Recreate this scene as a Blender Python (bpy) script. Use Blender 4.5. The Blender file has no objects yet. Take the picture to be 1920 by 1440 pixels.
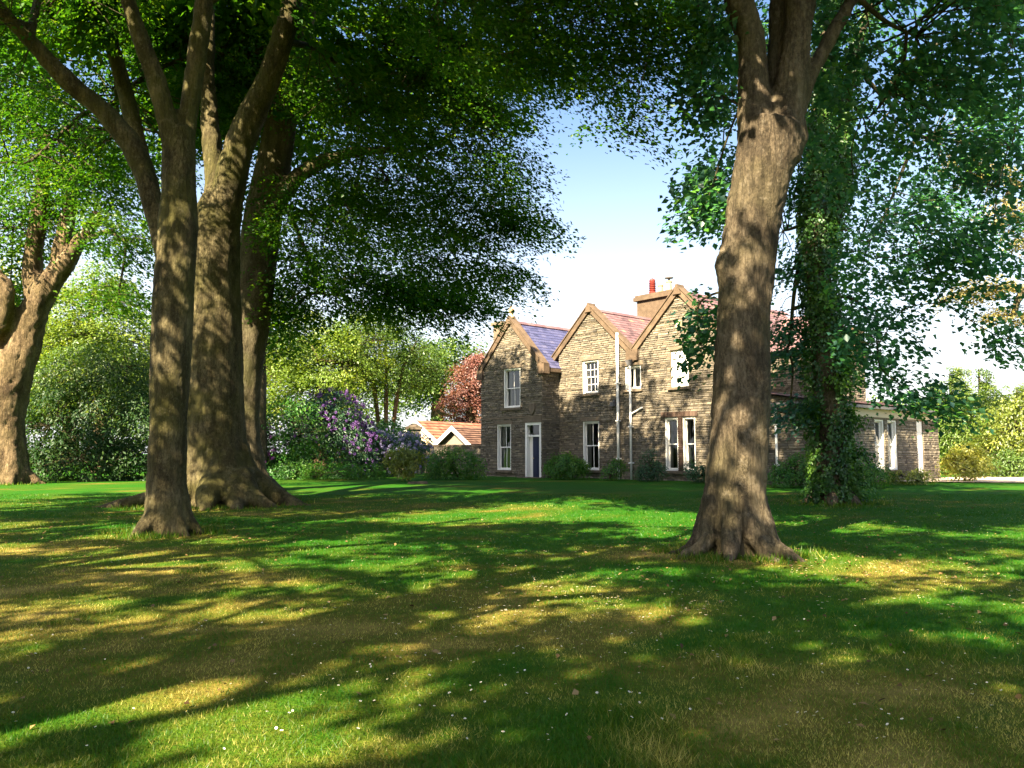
import bpy, math, random
import numpy as np
from mathutils import noise as mnoise, Vector

R = math.radians
random.seed(7)
scene = bpy.context.scene
COL = scene.collection

# ------------------------------------------------------------------ camera
F_PX = 1507.0
CAM = np.array([0.0, 0.0, 1.45])
PITCH = math.atan(130 / F_PX)
cd = bpy.data.cameras.new('camera')
cd.sensor_width = 36.0
cd.lens = F_PX / 1920 * 36.0
cd.clip_end = 3000
cam = bpy.data.objects.new('camera', cd)
cam.location = CAM
cam.rotation_euler = (R(90) + PITCH, 0, 0)
COL.objects.link(cam)
scene.camera = cam

# ------------------------------------------------------------------ sky, sun, exposure
SUN_EL = R(41)
SUN_AZ = R(31)            # degrees left of straight behind the viewpoint
to_sun = Vector((-math.sin(SUN_AZ) * math.cos(SUN_EL), -math.cos(SUN_AZ) * math.cos(SUN_EL), math.sin(SUN_EL)))
world = bpy.data.worlds.new('World')
scene.world = world
world.use_nodes = True
wn = world.node_tree.nodes
wl = world.node_tree.links
sky = wn.new('ShaderNodeTexSky')
sky.sky_type = 'NISHITA'
sky.sun_disc = False
sky.sun_elevation = SUN_EL
sky.sun_rotation = math.atan2(to_sun.x, to_sun.y)
sky.air_density = 1.0
sky.dust_density = 3.0
sky.ozone_density = 2.0
hs = wn.new('ShaderNodeHueSaturation')
hs.inputs['Saturation'].default_value = 1.1
wl.new(sky.outputs[0], hs.inputs['Color'])
# summer haze: the sky pales evenly all round towards the horizon
tcw = wn.new('ShaderNodeTexCoord'); sep = wn.new('ShaderNodeSeparateXYZ'); wl.new(tcw.outputs['Generated'], sep.inputs[0])
mr = wn.new('ShaderNodeMapRange'); mr.interpolation_type = 'SMOOTHERSTEP'
mr.inputs['From Min'].default_value = -.05; mr.inputs['From Max'].default_value = .5; mr.inputs['To Min'].default_value = .75; mr.inputs['To Max'].default_value = 0
wl.new(sep.outputs['Z'], mr.inputs['Value'])
hz = wn.new('ShaderNodeMix'); hz.data_type = 'RGBA'; hz.inputs['B'].default_value = (5.4, 5.45, 5.5, 1)
wl.new(mr.outputs['Result'], hz.inputs['Factor']); wl.new(hs.outputs[0], hz.inputs['A'])
wl.new(hz.outputs['Result'], wn['Background'].inputs[0])
wn['Background'].inputs[1].default_value = 0.05
sl = bpy.data.lights.new('sun', 'SUN')
sl.energy = 5.0
sl.angle = R(0.5)
sl.color = (1.0, 0.83, 0.56)
so = bpy.data.objects.new('sun', sl)
so.rotation_euler = to_sun.to_track_quat('Z', 'Y').to_euler()
so.location = (-20, -50, 40)
COL.objects.link(so)
scene.view_settings.view_transform = 'Standard'
scene.view_settings.look = 'None'
scene.view_settings.gamma = 1
scene.view_settings.use_curve_mapping = False
scene.view_settings.exposure = 2.75
scene.render.engine = 'CYCLES'
cy = scene.cycles
cy.use_denoising = True
cy.max_bounces = 6
cy.diffuse_bounces = 4
cy.glossy_bounces = 2
cy.transmission_bounces = 3
cy.transparent_max_bounces = 6
cy.caustics_reflective = False
cy.caustics_refractive = False
cy.sample_clamp_indirect = 6


# ------------------------------------------------------------------ helpers
def at(px, py, Y):
    """the place in the world, Y metres ahead, that lies in the direction of a picture point"""
    a = (px - 960) / F_PX
    b = (720 - py) / F_PX
    d = np.array([a, math.cos(PITCH) - b * math.sin(PITCH), math.sin(PITCH) + b * math.cos(PITCH)])
    return CAM + d * (Y / d[1])


def smooth01(a, b, x):
    t = np.clip((x - a) / (b - a), 0, 1)
    return t * t * (3 - 2 * t)


def ground_z(x, y):
    x = np.asarray(x, float); y = np.asarray(y, float)
    return 0.22 * smooth01(15, 34, y) + 0.02 * np.sin(x * 0.35 + 1.3) * np.sin(y * 0.28)


_perm = np.random.default_rng(11).random((256, 256))


def vnoise(x, y):
    x = np.asarray(x, float); y = np.asarray(y, float)
    xi = np.floor(x).astype(int); yi = np.floor(y).astype(int)
    fx = x - xi; fy = y - yi
    fx = fx * fx * (3 - 2 * fx); fy = fy * fy * (3 - 2 * fy)
    g = lambda a, b: _perm[a & 255, b & 255]
    return (g(xi, yi) * (1 - fx) + g(xi + 1, yi) * fx) * (1 - fy) + (g(xi, yi + 1) * (1 - fx) + g(xi + 1, yi + 1) * fx) * fy


def fbm(x, y, o=4):
    s = 0; a = .5; t = 0
    for k in range(o):
        s = s + a * vnoise(x * 2 ** k + 17.3 * k, y * 2 ** k + 9.1 * k); t += a; a *= .5
    return s / t


def norm(v):
    v = np.asarray(v, float)
    return v / np.maximum(np.linalg.norm(v, axis=-1, keepdims=True), 1e-9)


def link(name, data, parent=None):
    o = bpy.data.objects.new(name, data)
    COL.objects.link(o)
    if parent is not None:
        o.parent = parent
    return o


def thing(name, label, cat, loc=(0, 0, 0), rotz=0, group=None):
    o = link(name, None)
    o.location = loc
    o.rotation_euler = (0, 0, rotz)
    tag(o, label, cat, group)
    return o


def tag(o, label=None, cat=None, group=None, kind=None):
    if label: o['label'] = label
    if cat: o['category'] = cat
    if group: o['group'] = group
    if kind: o['kind'] = kind
    return o


def tri_mesh(name, V, F, mat, tint=None, smooth=False):
    """mesh out of numpy arrays of vertices and equal-sized faces; tint is one number for each face"""
    V = np.asarray(V, np.float32); F = np.asarray(F, np.int32)
    me = bpy.data.meshes.new(name)
    n, k = F.shape
    me.vertices.add(len(V)); me.vertices.foreach_set('co', V.ravel())
    me.loops.add(n * k); me.loops.foreach_set('vertex_index', F.ravel())
    me.polygons.add(n)
    me.polygons.foreach_set('loop_start', np.arange(0, n * k, k, dtype=np.int32))
    me.polygons.foreach_set('loop_total', np.full(n, k, np.int32))
    if smooth:
        me.polygons.foreach_set('use_smooth', np.ones(n, bool))
    if tint is not None:
        at_ = me.attributes.new('tint', 'FLOAT', 'FACE')
        at_.data.foreach_set('value', np.asarray(tint, np.float32))
    me.update(calc_edges=True)
    me.materials.append(mat)
    return me


class MB:
    """collects quads and triangles for one mesh"""
    def __init__(self):
        self.v = []; self.f = []; self.t = []; self.cur = 0.5

    def poly(self, pts):
        b = len(self.v)
        self.v += [tuple(map(float, p)) for p in pts]
        self.f.append(tuple(range(b, b + len(pts)))); self.t.append(self.cur)

    def hexa(self, p):
        """eight corners: four below (anticlockwise from above), four above"""
        b = len(self.v)
        self.v += [tuple(map(float, q)) for q in p]
        for q in ((3, 2, 1, 0), (4, 5, 6, 7), (0, 1, 5, 4), (1, 2, 6, 5), (2, 3, 7, 6), (3, 0, 4, 7)):
            self.f.append(tuple(b + i for i in q)); self.t.append(self.cur)

    def box(self, x0, x1, y0, y1, z0, z1):
        self.hexa([(x0, y0, z0), (x1, y0, z0), (x1, y1, z0), (x0, y1, z0), (x0, y0, z1), (x1, y0, z1), (x1, y1, z1), (x0, y1, z1)])

    def ring(self, c, prof, n=14, cap=True):
        """turned shape about a vertical axis: prof is a list of (radius, height)"""
        b = len(self.v)
        for r, z in prof:
            for k in range(n):
                a = 2 * math.pi * k / n
                self.v.append((c[0] + r * math.cos(a), c[1] + r * math.sin(a), c[2] + z))
        for i in range(len(prof) - 1):
            for k in range(n):
                self.f.append((b + i * n + k, b + i * n + (k + 1) % n, b + (i + 1) * n + (k + 1) % n, b + (i + 1) * n + k)); self.t.append(self.cur)
        if cap:
            self.f.append(tuple(b + (len(prof) - 1) * n + k for k in range(n))); self.t.append(self.cur)
            self.f.append(tuple(b + k for k in reversed(range(n)))); self.t.append(self.cur)

    def tube(self, P, r, n=8):
        V, F = tube(np.array(P, float), np.full(len(P), r) if np.isscalar(r) else np.array(r, float), n)
        b = len(self.v)
        self.v += [tuple(p) for p in V]
        self.f += [tuple(int(i) + b for i in q) for q in F]
        self.t += [self.cur] * len(F)

    def mesh(self, name, mat, smooth=False):
        me = bpy.data.meshes.new(name)
        me.from_pydata(self.v, [], self.f)
        a = me.attributes.new('tint', 'FLOAT', 'FACE')
        a.data.foreach_set('value', np.array(self.t, np.float32))
        if smooth:
            me.polygons.foreach_set('use_smooth', np.ones(len(me.polygons), bool))
        me.update()
        me.materials.append(mat)
        return me

    def build(self, name, mat, parent=None, smooth=False):
        return link(name, self.mesh(name, mat, smooth), parent)


def catmull(P, n=6):
    P = np.asarray(P, float)
    Q = np.vstack([2 * P[0] - P[1], P, 2 * P[-1] - P[-2]])
    out = []
    for i in range(1, len(Q) - 2):
        a, b, c, d = Q[i - 1], Q[i], Q[i + 1], Q[i + 2]
        for t in np.linspace(0, 1, n, endpoint=False):
            out.append(.5 * ((2 * b) + (c - a) * t + (2 * a - 5 * b + 4 * c - d) * t * t + (3 * b - a - 3 * c + d) * t ** 3))
    out.append(P[-1])
    return np.array(out)


def tube(P, r, n=8):
    """closed tube of quads (caps as degenerate-free quads/tri fans made of quads) along points P with radii r"""
    m = len(P)
    T = norm(np.gradient(P, axis=0))
    ref = np.array([0.31, 0.95, 0.05]) if abs(T[0][1]) < .8 else np.array([1., 0, 0])
    V = []
    for i in range(m):
        a = norm(np.cross(T[i], ref)); b = np.cross(T[i], a)
        ang = np.arange(n) * 2 * math.pi / n
        V.append(P[i] + r[i] * (np.cos(ang)[:, None] * a + np.sin(ang)[:, None] * b))
    V = np.vstack(V + [P[:1], P[-1:]])
    F = []
    for i in range(m - 1):
        for k in range(n):
            F.append((i * n + k, (i + 1) * n + k, (i + 1) * n + (k + 1) % n, i * n + (k + 1) % n))
    c0, c1 = m * n, m * n + 1
    for k in range(0, n, 2):
        F.append((c0, k, (k + 1) % n, (k + 2) % n))
        F.append((c1, (m - 1) * n + (k + 2) % n, (m - 1) * n + (k + 1) % n, (m - 1) * n + k))
    return V, np.array(F)


# ------------------------------------------------------------------ materials
def new_mat(name):
    m = bpy.data.materials.new(name)
    m.use_nodes = True
    nt = m.node_tree
    return m, nt, nt.nodes, nt.links, nt.nodes['Principled BSDF']


def ramp(nodes, stops):
    r = nodes.new('ShaderNodeValToRGB')
    e = r.color_ramp.elements
    while len(e) < len(stops): e.new(0.5)
    for el, (p, c) in zip(e, stops):
        el.position = p; el.color = (*c, 1)
    return r


def tinted(name, stops, rough=.8, noise_scale=8, noise_amt=.25, bump=.3, bump_scale=30, spec=.3, stretch=(1, 1, 1), bump_dist=.02):
    """surface whose colour follows the tint of each piece, broken up by noise"""
    m, nt, N, L, P = new_mat(name)
    A = N.new('ShaderNodeAttribute'); A.attribute_name = 'tint'
    tc = N.new('ShaderNodeTexCoord'); mp = N.new('ShaderNodeMapping'); mp.inputs['Scale'].default_value = stretch
    L.new(tc.outputs['Object'], mp.inputs['Vector'])
    n1 = N.new('ShaderNodeTexNoise'); n1.inputs['Scale'].default_value = noise_scale; n1.inputs['Detail'].default_value = 6; n1.inputs['Roughness'].default_value = .65
    L.new(mp.outputs[0], n1.inputs['Vector'])
    ma = N.new('ShaderNodeMath'); ma.operation = 'MULTIPLY_ADD'; ma.inputs[1].default_value = noise_amt * 2; ma.inputs[2].default_value = -noise_amt
    L.new(n1.outputs['Fac'], ma.inputs[0])
    ad = N.new('ShaderNodeMath'); ad.operation = 'ADD'; L.new(A.outputs['Fac'], ad.inputs[0]); L.new(ma.outputs[0], ad.inputs[1])
    r = ramp(N, stops); L.new(ad.outputs[0], r.inputs[0]); L.new(r.outputs[0], P.inputs['Base Color'])
    P.inputs['Roughness'].default_value = rough
    P.inputs['Specular IOR Level'].default_value = spec
    if bump:
        n2 = N.new('ShaderNodeTexNoise'); n2.inputs['Scale'].default_value = bump_scale; n2.inputs['Detail'].default_value = 5
        L.new(mp.outputs[0], n2.inputs['Vector'])
        b = N.new('ShaderNodeBump'); b.inputs['Strength'].default_value = bump; b.inputs['Distance'].default_value = bump_dist
        L.new(n2.outputs['Fac'], b.inputs['Height']); L.new(b.outputs[0], P.inputs['Normal'])
    return m


def leaf_mat(name, dark, mid, light, trans=.4, gloss=.07, tcol=1.5):
    m, nt, N, L, P = new_mat(name)
    N.remove(P)
    A = N.new('ShaderNodeAttribute'); A.attribute_name = 'tint'
    r = ramp(N, [(0.05, dark), (.5, mid), (.95, light)]); L.new(A.outputs['Fac'], r.inputs[0])
    d = N.new('ShaderNodeBsdfDiffuse'); L.new(r.outputs[0], d.inputs['Color'])
    t = N.new('ShaderNodeBsdfTranslucent')
    mu = N.new('ShaderNodeMix'); mu.data_type = 'RGBA'; mu.blend_type = 'MULTIPLY'; mu.inputs['Factor'].default_value = 1
    L.new(r.outputs[0], mu.inputs['A']); mu.inputs['B'].default_value = (tcol * 1.22, tcol * 1.15, tcol * .42, 1)
    L.new(mu.outputs['Result'], t.inputs['Color'])
    mx = N.new('ShaderNodeMixShader'); mx.inputs[0].default_value = trans
    L.new(d.outputs[0], mx.inputs[1]); L.new(t.outputs[0], mx.inputs[2])
    g = N.new('ShaderNodeBsdfGlossy'); g.inputs['Roughness'].default_value = .45; g.inputs['Color'].default_value = (.8, .85, .9, 1)
    m2 = N.new('ShaderNodeMixShader'); m2.inputs[0].default_value = gloss
    L.new(mx.outputs[0], m2.inputs[1]); L.new(g.outputs[0], m2.inputs[2])
    L.new(m2.outputs[0], N['Material Output'].inputs['Surface'])
    return m


def bark_mat(name, c1, c2, c3, moss, moss_amt=.5, scale=3.0, fissure=.16, lichen=.4):
    m, nt, N, L, P = new_mat(name)
    tc = N.new('ShaderNodeTexCoord')
    mp = N.new('ShaderNodeMapping'); mp.inputs['Scale'].default_value = (1, 1, .32); L.new(tc.outputs['Object'], mp.inputs['Vector'])
    n1 = N.new('ShaderNodeTexNoise'); n1.inputs['Scale'].default_value = scale; n1.inputs['Detail'].default_value = 8; n1.inputs['Roughness'].default_value = .68
    L.new(mp.outputs[0], n1.inputs['Vector'])
    r = ramp(N, [(.37, c1), (.5, c2), (.64, c3)]); nf = N.new('ShaderNodeTexNoise'); nf.inputs['Scale'].default_value = 26; nf.inputs['Detail'].default_value = 6; nf.inputs['Roughness'].default_value = .75
    mpf = N.new('ShaderNodeMapping'); mpf.inputs['Scale'].default_value = (1, 1, .6); L.new(tc.outputs['Object'], mpf.inputs['Vector']); L.new(mpf.outputs[0], nf.inputs['Vector'])
    mf = N.new('ShaderNodeMath'); mf.operation = 'MULTIPLY_ADD'; mf.inputs[1].default_value = .6; mf.inputs[2].default_value = -.3; L.new(nf.outputs['Fac'], mf.inputs[0])
    af = N.new('ShaderNodeMath'); af.operation = 'ADD'; L.new(n1.outputs['Fac'], af.inputs[0]); L.new(mf.outputs[0], af.inputs[1]); L.new(af.outputs[0], r.inputs[0])
    n2 = N.new('ShaderNodeTexNoise'); n2.inputs['Scale'].default_value = 1.1; n2.inputs['Detail'].default_value = 5; L.new(tc.outputs['Object'], n2.inputs['Vector'])
    r2 = ramp(N, [(.42, (0, 0, 0)), (.62, (moss_amt,) * 3)]); L.new(n2.outputs['Fac'], r2.inputs[0])
    mx = N.new('ShaderNodeMix'); mx.data_type = 'RGBA'; L.new(r2.outputs[0], mx.inputs['Factor']); L.new(r.outputs[0], mx.inputs['A']); mx.inputs['B'].default_value = (*moss, 1)
    n4 = N.new('ShaderNodeTexNoise'); n4.inputs['Scale'].default_value = 5.5; n4.inputs['Detail'].default_value = 9; n4.inputs['Roughness'].default_value = .78; L.new(tc.outputs['Object'], n4.inputs['Vector'])
    r4 = ramp(N, [(.55, (0, 0, 0)), (.63, (lichen,) * 3)]); L.new(n4.outputs['Fac'], r4.inputs[0])
    ml = N.new('ShaderNodeMix'); ml.data_type = 'RGBA'; L.new(r4.outputs[0], ml.inputs['Factor']); L.new(mx.outputs['Result'], ml.inputs['A']); ml.inputs['B'].default_value = (c3[0] * 1.35, c3[1] * 1.45, c3[2] * 1.6, 1)
    mpv = N.new('ShaderNodeMapping'); mpv.inputs['Scale'].default_value = (1, 1, .16); L.new(tc.outputs['Object'], mpv.inputs['Vector'])
    n5 = N.new('ShaderNodeTexNoise'); n5.inputs['Scale'].default_value = 8; n5.inputs['Detail'].default_value = 6; n5.inputs['Roughness'].default_value = .7; n5.inputs['Distortion'].default_value = .6; L.new(mpv.outputs[0], n5.inputs['Vector'])
    r5 = ramp(N, [(.455, (1, 1, 1)), (.495, (1 - fissure,) * 3), (.54, (1, 1, 1))]); L.new(n5.outputs['Fac'], r5.inputs[0])
    mm = N.new('ShaderNodeMix'); mm.data_type = 'RGBA'; mm.blend_type = 'MULTIPLY'; mm.inputs['Factor'].default_value = 1; L.new(ml.outputs['Result'], mm.inputs['A']); L.new(r5.outputs[0], mm.inputs['B'])
    L.new(mm.outputs['Result'], P.inputs['Base Color'])
    P.inputs['Roughness'].default_value = .85; P.inputs['Specular IOR Level'].default_value = .2
    mp2 = N.new('ShaderNodeMapping'); mp2.inputs['Scale'].default_value = (1, 1, .45); L.new(tc.outputs['Object'], mp2.inputs['Vector'])
    n3 = N.new('ShaderNodeTexNoise'); n3.inputs['Scale'].default_value = 13; n3.inputs['Detail'].default_value = 8; n3.inputs['Roughness'].default_value = .7
    L.new(mp2.outputs[0], n3.inputs['Vector'])
    b = N.new('ShaderNodeBump'); b.inputs['Strength'].default_value = 1.0; b.inputs['Distance'].default_value = .07
    hb = N.new('ShaderNodeMath'); hb.operation = 'MULTIPLY_ADD'; hb.inputs[1].default_value = .5; L.new(r5.outputs[0], hb.inputs[0]); L.new(n3.outputs['Fac'], hb.inputs[2])
    L.new(hb.outputs[0], b.inputs['Height']); L.new(b.outputs[0], P.inputs['Normal'])
    return m


M = {}
M['beech_leaf'] = leaf_mat('beech_leaf', (.012, .05, .006), (.03, .1, .008), (.1, .18, .012), .5, .02, 1.6)
M['lime_leaf'] = leaf_mat('lime_leaf', (.014, .055, .048), (.03, .11, .075), (.085, .2, .045), .58, .04, 2.0)  # green pushed to blue: colour fringe of the bright sky mixed in
M['far_leaf'] = leaf_mat('far_leaf', (.05, .10, .012), (.11, .18, .022), (.21, .26, .04), .4, .03)
M['mid_leaf'] = leaf_mat('mid_leaf', (.025, .06, .01), (.06, .12, .016), (.13, .2, .03), .38, .04)
M['dark_leaf'] = leaf_mat('dark_leaf', (.01, .03, .01), (.02, .052, .015), (.045, .085, .02), .25, .015)  # laurel green, darkened further to stand in for tree shade over it
M['teal_leaf'] = leaf_mat('teal_leaf', (.012, .045, .022), (.03, .09, .04), (.07, .15, .05), .3, .035)
M['copper_leaf'] = leaf_mat('copper_leaf', (.09, .03, .028), (.2, .085, .07), (.32, .17, .12), .3, .05, 1.1)
M['ivy_leaf'] = leaf_mat('ivy_leaf', (.012, .05, .012), (.035, .11, .016), (.12, .24, .022), .4, .04)
M['shrub_leaf'] = leaf_mat('shrub_leaf', (.018, .085, .012), (.045, .16, .018), (.12, .24, .025), .4, .03)
M['gold_leaf'] = leaf_mat('gold_leaf', (.07, .11, .012), (.16, .2, .025), (.3, .3, .05), .4, .04)
M['conifer_leaf'] = leaf_mat('conifer_leaf', (.03, .07, .01), (.07, .12, .015), (.14, .18, .03), .15, .03)
M['pine_leaf'] = leaf_mat('pine_leaf', (.07, .08, .025), (.17, .155, .06), (.3, .25, .11), .3, .02)
M['purple_flower'] = leaf_mat('purple_flower', (.08, .035, .17), (.15, .065, .3), (.26, .14, .42), .3, .02, 1.0)
M['magenta_flower'] = leaf_mat('magenta_flower', (.2, .03, .22), (.34, .06, .36), (.5, .16, .5), .3, .03, 1.0)
M['lilac_flower'] = leaf_mat('lilac_flower', (.14, .12, .34), (.26, .24, .5), (.42, .4, .62), .3, .03, 1.0)
M['grass'] = leaf_mat('grass', (.02, .1, .002), (.092, .135, .008), (.5, .43, .13), .35, .015, 1.15)
M['bark_beech'] = bark_mat('bark_beech', (.03, .024, .011), (.068, .056, .026), (.135, .112, .06), (.058, .056, .012), .75, fissure=.3)
M['bark_dark'] = bark_mat('bark_dark', (.028, .022, .012), (.06, .05, .028), (.11, .092, .055), (.045, .048, .012), .5)
M['bark_plane'] = bark_mat('bark_plane', (.034, .026, .017), (.076, .059, .039), (.145, .116, .08), (.085, .075, .036), .5, 2.4, fissure=.3)
M['bark_pale'] = bark_mat('bark_pale', (.05, .033, .018), (.11, .078, .042), (.2, .145, .085), (.09, .07, .028), .4, fissure=.35)
M['stone'] = tinted('stone', [(0, (.045, .042, .04)), (.3, (.12, .108, .092)), (.6, (.205, .18, .142)), (.85, (.32, .27, .195)), (1, (.22, .22, .22))], .9, 7, .22, .5, 40, .2)
M['mortar'] = tinted('mortar', [(0, (.06, .05, .036)), (.5, (.12, .098, .066)), (1, (.18, .15, .1))], .95, 5, .3, .4, 30, .1)
M['dressed_stone'] = tinted('dressed_stone', [(0, (.055, .046, .036)), (.5, (.14, .112, .082)), (1, (.24, .185, .13))], .9, 3.5, .42, .45, 25, .2)
M['render'] = tinted('render', [(0, (.03, .024, .018)), (.5, (.095, .068, .047)), (1, (.18, .13, .09))], .92, 2.8, .6, .3, 25, .2)
M['slate'] = tinted('slate', [(0, (.07, .045, .05)), (.5, (.15, .088, .095)), (.85, (.22, .13, .13)), (1, (.24, .18, .12))], .55, 3, .18, .2, 40, .5)  # pink of the sunlit middle and right roofs mixed into the slate colour
M['slate_shaded'] = tinted('slate_shaded', [(0, (.03, .034, .08)), (.5, (.06, .064, .145)), (1, (.1, .1, .18))], .5, 3, .18, .2, 40, .5)  # same slate for the left roof, its blue shade painted into the colour
M['white'] = tinted('white_paint', [(0, (.6, .58, .54)), (.5, (.78, .77, .74)), (1, (.82, .81, .79))], .5, 3, .2, .1, 20, .4)
M['pipe'] = tinted('pipe_paint', [(0, (.5, .5, .5)), (.5, (.68, .68, .67)), (1, (.75, .74, .72))], .45, 4, .2, 0)
M['lead'] = tinted('lead', [(0, (.06, .06, .065)), (.5, (.11, .11, .12)), (1, (.2, .2, .2))], .6, 6, .3, .1, 20)
M['brick'] = tinted('brick', [(0, (.04, .026, .02)), (.5, (.08, .052, .04)), (1, (.13, .09, .07))], .9, 12, .2, .4, 60, .2)
M['red_pot'] = tinted('red_pot', [(0, (.08, .014, .012)), (.5, (.17, .03, .024)), (1, (.26, .06, .05))], .5, 6, .2, .1, 30)
M['buff_pot'] = tinted('buff_pot', [(0, (.26, .16, .08)), (.5, (.46, .32, .18)), (1, (.56, .42, .26))], .8, 5, .3, .2, 30)
M['door'] = tinted('door_paint', [(0, (.012, .015, .035)), (.5, (.02, .026, .06)), (1, (.03, .035, .07))], .35, 4, .2, 0)
M['curtain'] = tinted('curtain', [(0, (.25, .24, .22)), (.5, (.42, .4, .37)), (1, (.52, .5, .46))], .9, 3, .2, .3, 12)
M['room'] = tinted('room', [(0, (.05, .04, .035)), (.5, (.1, .085, .07)), (1, (.14, .12, .1))], .9, 3, .2, 0)
M['terracotta'] = tinted('terracotta', [(0, (.12, .045, .03)), (.5, (.26, .105, .065)), (1, (.36, .18, .11))], .85, 3, .3, .3, 25)
M['brown_tile'] = tinted('brown_tile', [(0, (.06, .032, .024)), (.5, (.13, .07, .05)), (1, (.2, .12, .08))], .85, 3, .3, .3, 25)
M['cream'] = tinted('cream_render', [(0, (.4, .33, .22)), (.5, (.56, .47, .34)), (1, (.64, .56, .43))], .9, 3, .3, .2, 25)
M['gravel'] = tinted('gravel', [(0, (.26, .2, .14)), (.5, (.4, .33, .25)), (1, (.52, .45, .36))], .95, 30, .45, .6, 60)
M['yellow'] = tinted('daisy_yellow', [(0, (.6, .36, .02)), (1, (.75, .5, .04))], .7, 4, .1, 0)
M['petal'] = tinted('daisy_petal', [(0, (.7, .7, .68)), (1, (.86, .86, .84))], .7, 4, .1, 0)


def glass_mat():
    m, nt, N, L, P = new_mat('window_glass')
    N.remove(P)
    g = N.new('ShaderNodeBsdfGlossy'); g.inputs['Roughness'].default_value = .02; g.inputs['Color'].default_value = (.9, .95, 1, 1)
    t = N.new('ShaderNodeBsdfTransparent'); t.inputs['Color'].default_value = (.8, .84, .84, 1)
    fr = N.new('ShaderNodeFresnel'); fr.inputs['IOR'].default_value = 1.65
    tc = N.new('ShaderNodeTexCoord'); n = N.new('ShaderNodeTexNoise'); n.inputs['Scale'].default_value = 2.2
    L.new(tc.outputs['Object'], n.inputs['Vector'])
    b = N.new('ShaderNodeBump'); b.inputs['Strength'].default_value = .25; b.inputs['Distance'].default_value = .02
    L.new(n.outputs['Fac'], b.inputs['Height']); L.new(b.outputs[0], g.inputs['Normal'])
    mx = N.new('ShaderNodeMixShader'); L.new(fr.outputs[0], mx.inputs[0]); L.new(t.outputs[0], mx.inputs[1]); L.new(g.outputs[0], mx.inputs[2])
    L.new(mx.outputs[0], N['Material Output'].inputs['Surface'])
    return m


M['glass'] = glass_mat()


# ------------------------------------------------------------------ the ground
def dryness(x, y):
    """0 lush green, 1 straw"""
    d = fbm(x * .42 + 3, y * .42, 5)
    d2 = fbm(x * 3.1 + 40, y * 3.1 + 12, 4)
    near = 1 - smooth01(7, 15, y + 0.12 * np.abs(x))
    left = smooth01(-1, -9, x) * (1 - smooth01(17, 25, y))
    v = (d - .5) * 1.3 + (d2 - .5) * 1.5 + .04 + .44 * near + .24 * left
    for bx, by, br in ((-6.2, 14.6, 2.2), (-8.1, 22, 3.6), (3.25, 11.8, 1.9), (9, 22.6, 2.4)):
        v = v + .3 * np.exp(-((x - bx) ** 2 + (y - by) ** 2) / br ** 2)
    return np.clip(v, 0, 1)


def lawn_material():
    m, nt, N, L, P = new_mat('lawn_turf')
    A = N.new('ShaderNodeAttribute'); A.attribute_name = 'dry'
    tc = N.new('ShaderNodeTexCoord')
    n1 = N.new('ShaderNodeTexNoise'); n1.inputs['Scale'].default_value = 9; n1.inputs['Detail'].default_value = 8; n1.inputs['Roughness'].default_value = .75
    L.new(tc.outputs['Object'], n1.inputs['Vector'])
    ma = N.new('ShaderNodeMath'); ma.operation = 'MULTIPLY_ADD'; ma.inputs[1].default_value = .7; ma.inputs[2].default_value = -.35
    L.new(n1.outputs['Fac'], ma.inputs[0])
    ad = N.new('ShaderNodeMath'); ad.operation = 'ADD'; L.new(A.outputs['Fac'], ad.inputs[0]); L.new(ma.outputs[0], ad.inputs[1])
    r = ramp(N, [(.0, (.014, .085, .002)), (.35, (.04, .085, .004)), (.65, (.11, .095, .014)), (1, (.24, .18, .05))])
    L.new(ad.outputs[0], r.inputs[0]); L.new(r.outputs[0], P.inputs['Base Color'])
    P.inputs['Roughness'].default_value = .95; P.inputs['Specular IOR Level'].default_value = .1
    n2 = N.new('ShaderNodeTexNoise'); n2.inputs['Scale'].default_value = 40; n2.inputs['Detail'].default_value = 4
    L.new(tc.outputs['Object'], n2.inputs['Vector'])
    b = N.new('ShaderNodeBump'); b.inputs['Strength'].default_value = .8; b.inputs['Distance'].default_value = .04
    L.new(n2.outputs['Fac'], b.inputs['Height']); L.new(b.outputs[0], P.inputs['Normal'])
    return m


xs = np.concatenate([[-1500, -600, -250, -120, -70], np.arange(-45, 45.1, .6), [70, 120, 250, 600, 1500]])
ys = np.concatenate([[-600, -200, -80, -40, -20], np.arange(-10, 60.1, .6), [75, 100, 140, 250, 600, 1800]])
gx, gy = np.meshgrid(xs, ys)
gz = ground_z(gx, gy)
V = np.stack([gx, gy, gz], -1).reshape(-1, 3)
nx, ny = len(xs), len(ys)
i, j = np.meshgrid(np.arange(nx - 1), np.arange(ny - 1))
a = (j * nx + i).ravel()
lawn_me = tri_mesh('lawn', V, np.stack([a, a + 1, a + nx + 1, a + nx], -1), lawn_material(), smooth=True)
da = lawn_me.attributes.new('dry', 'FLOAT', 'POINT')
da.data.foreach_set('value', dryness(V[:, 0], V[:, 1]).astype(np.float32))
lawn = link('lawn', lawn_me)
tag(lawn, 'broad shaded lawn in front of the stone house', 'lawn', kind='structure')

# gravel drive beside the house, a shallow sheet over the lawn
mb = MB()
pts = [(15.8, 34.6), (20, 33.2), (26, 32.4), (46, 32), (46, 38), (30, 40), (24, 42), (19.5, 38.6)]
mb.poly([(x, y, float(ground_z(x, y)) + .05) for x, y in pts])
mb_o = mb.build('gravel_drive', M['gravel'])
tag(mb_o, 'pale gravel drive beyond the lawn by the low wing', 'drive', kind='structure')


# ------------------------------------------------------------------ the house
HOUSE = thing('stone_house', 'old stone house with three steep gables, slate roofs and white sash windows', 'house', (3.93, 40, 0), R(-49))
rs = np.random.default_rng(5)


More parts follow.
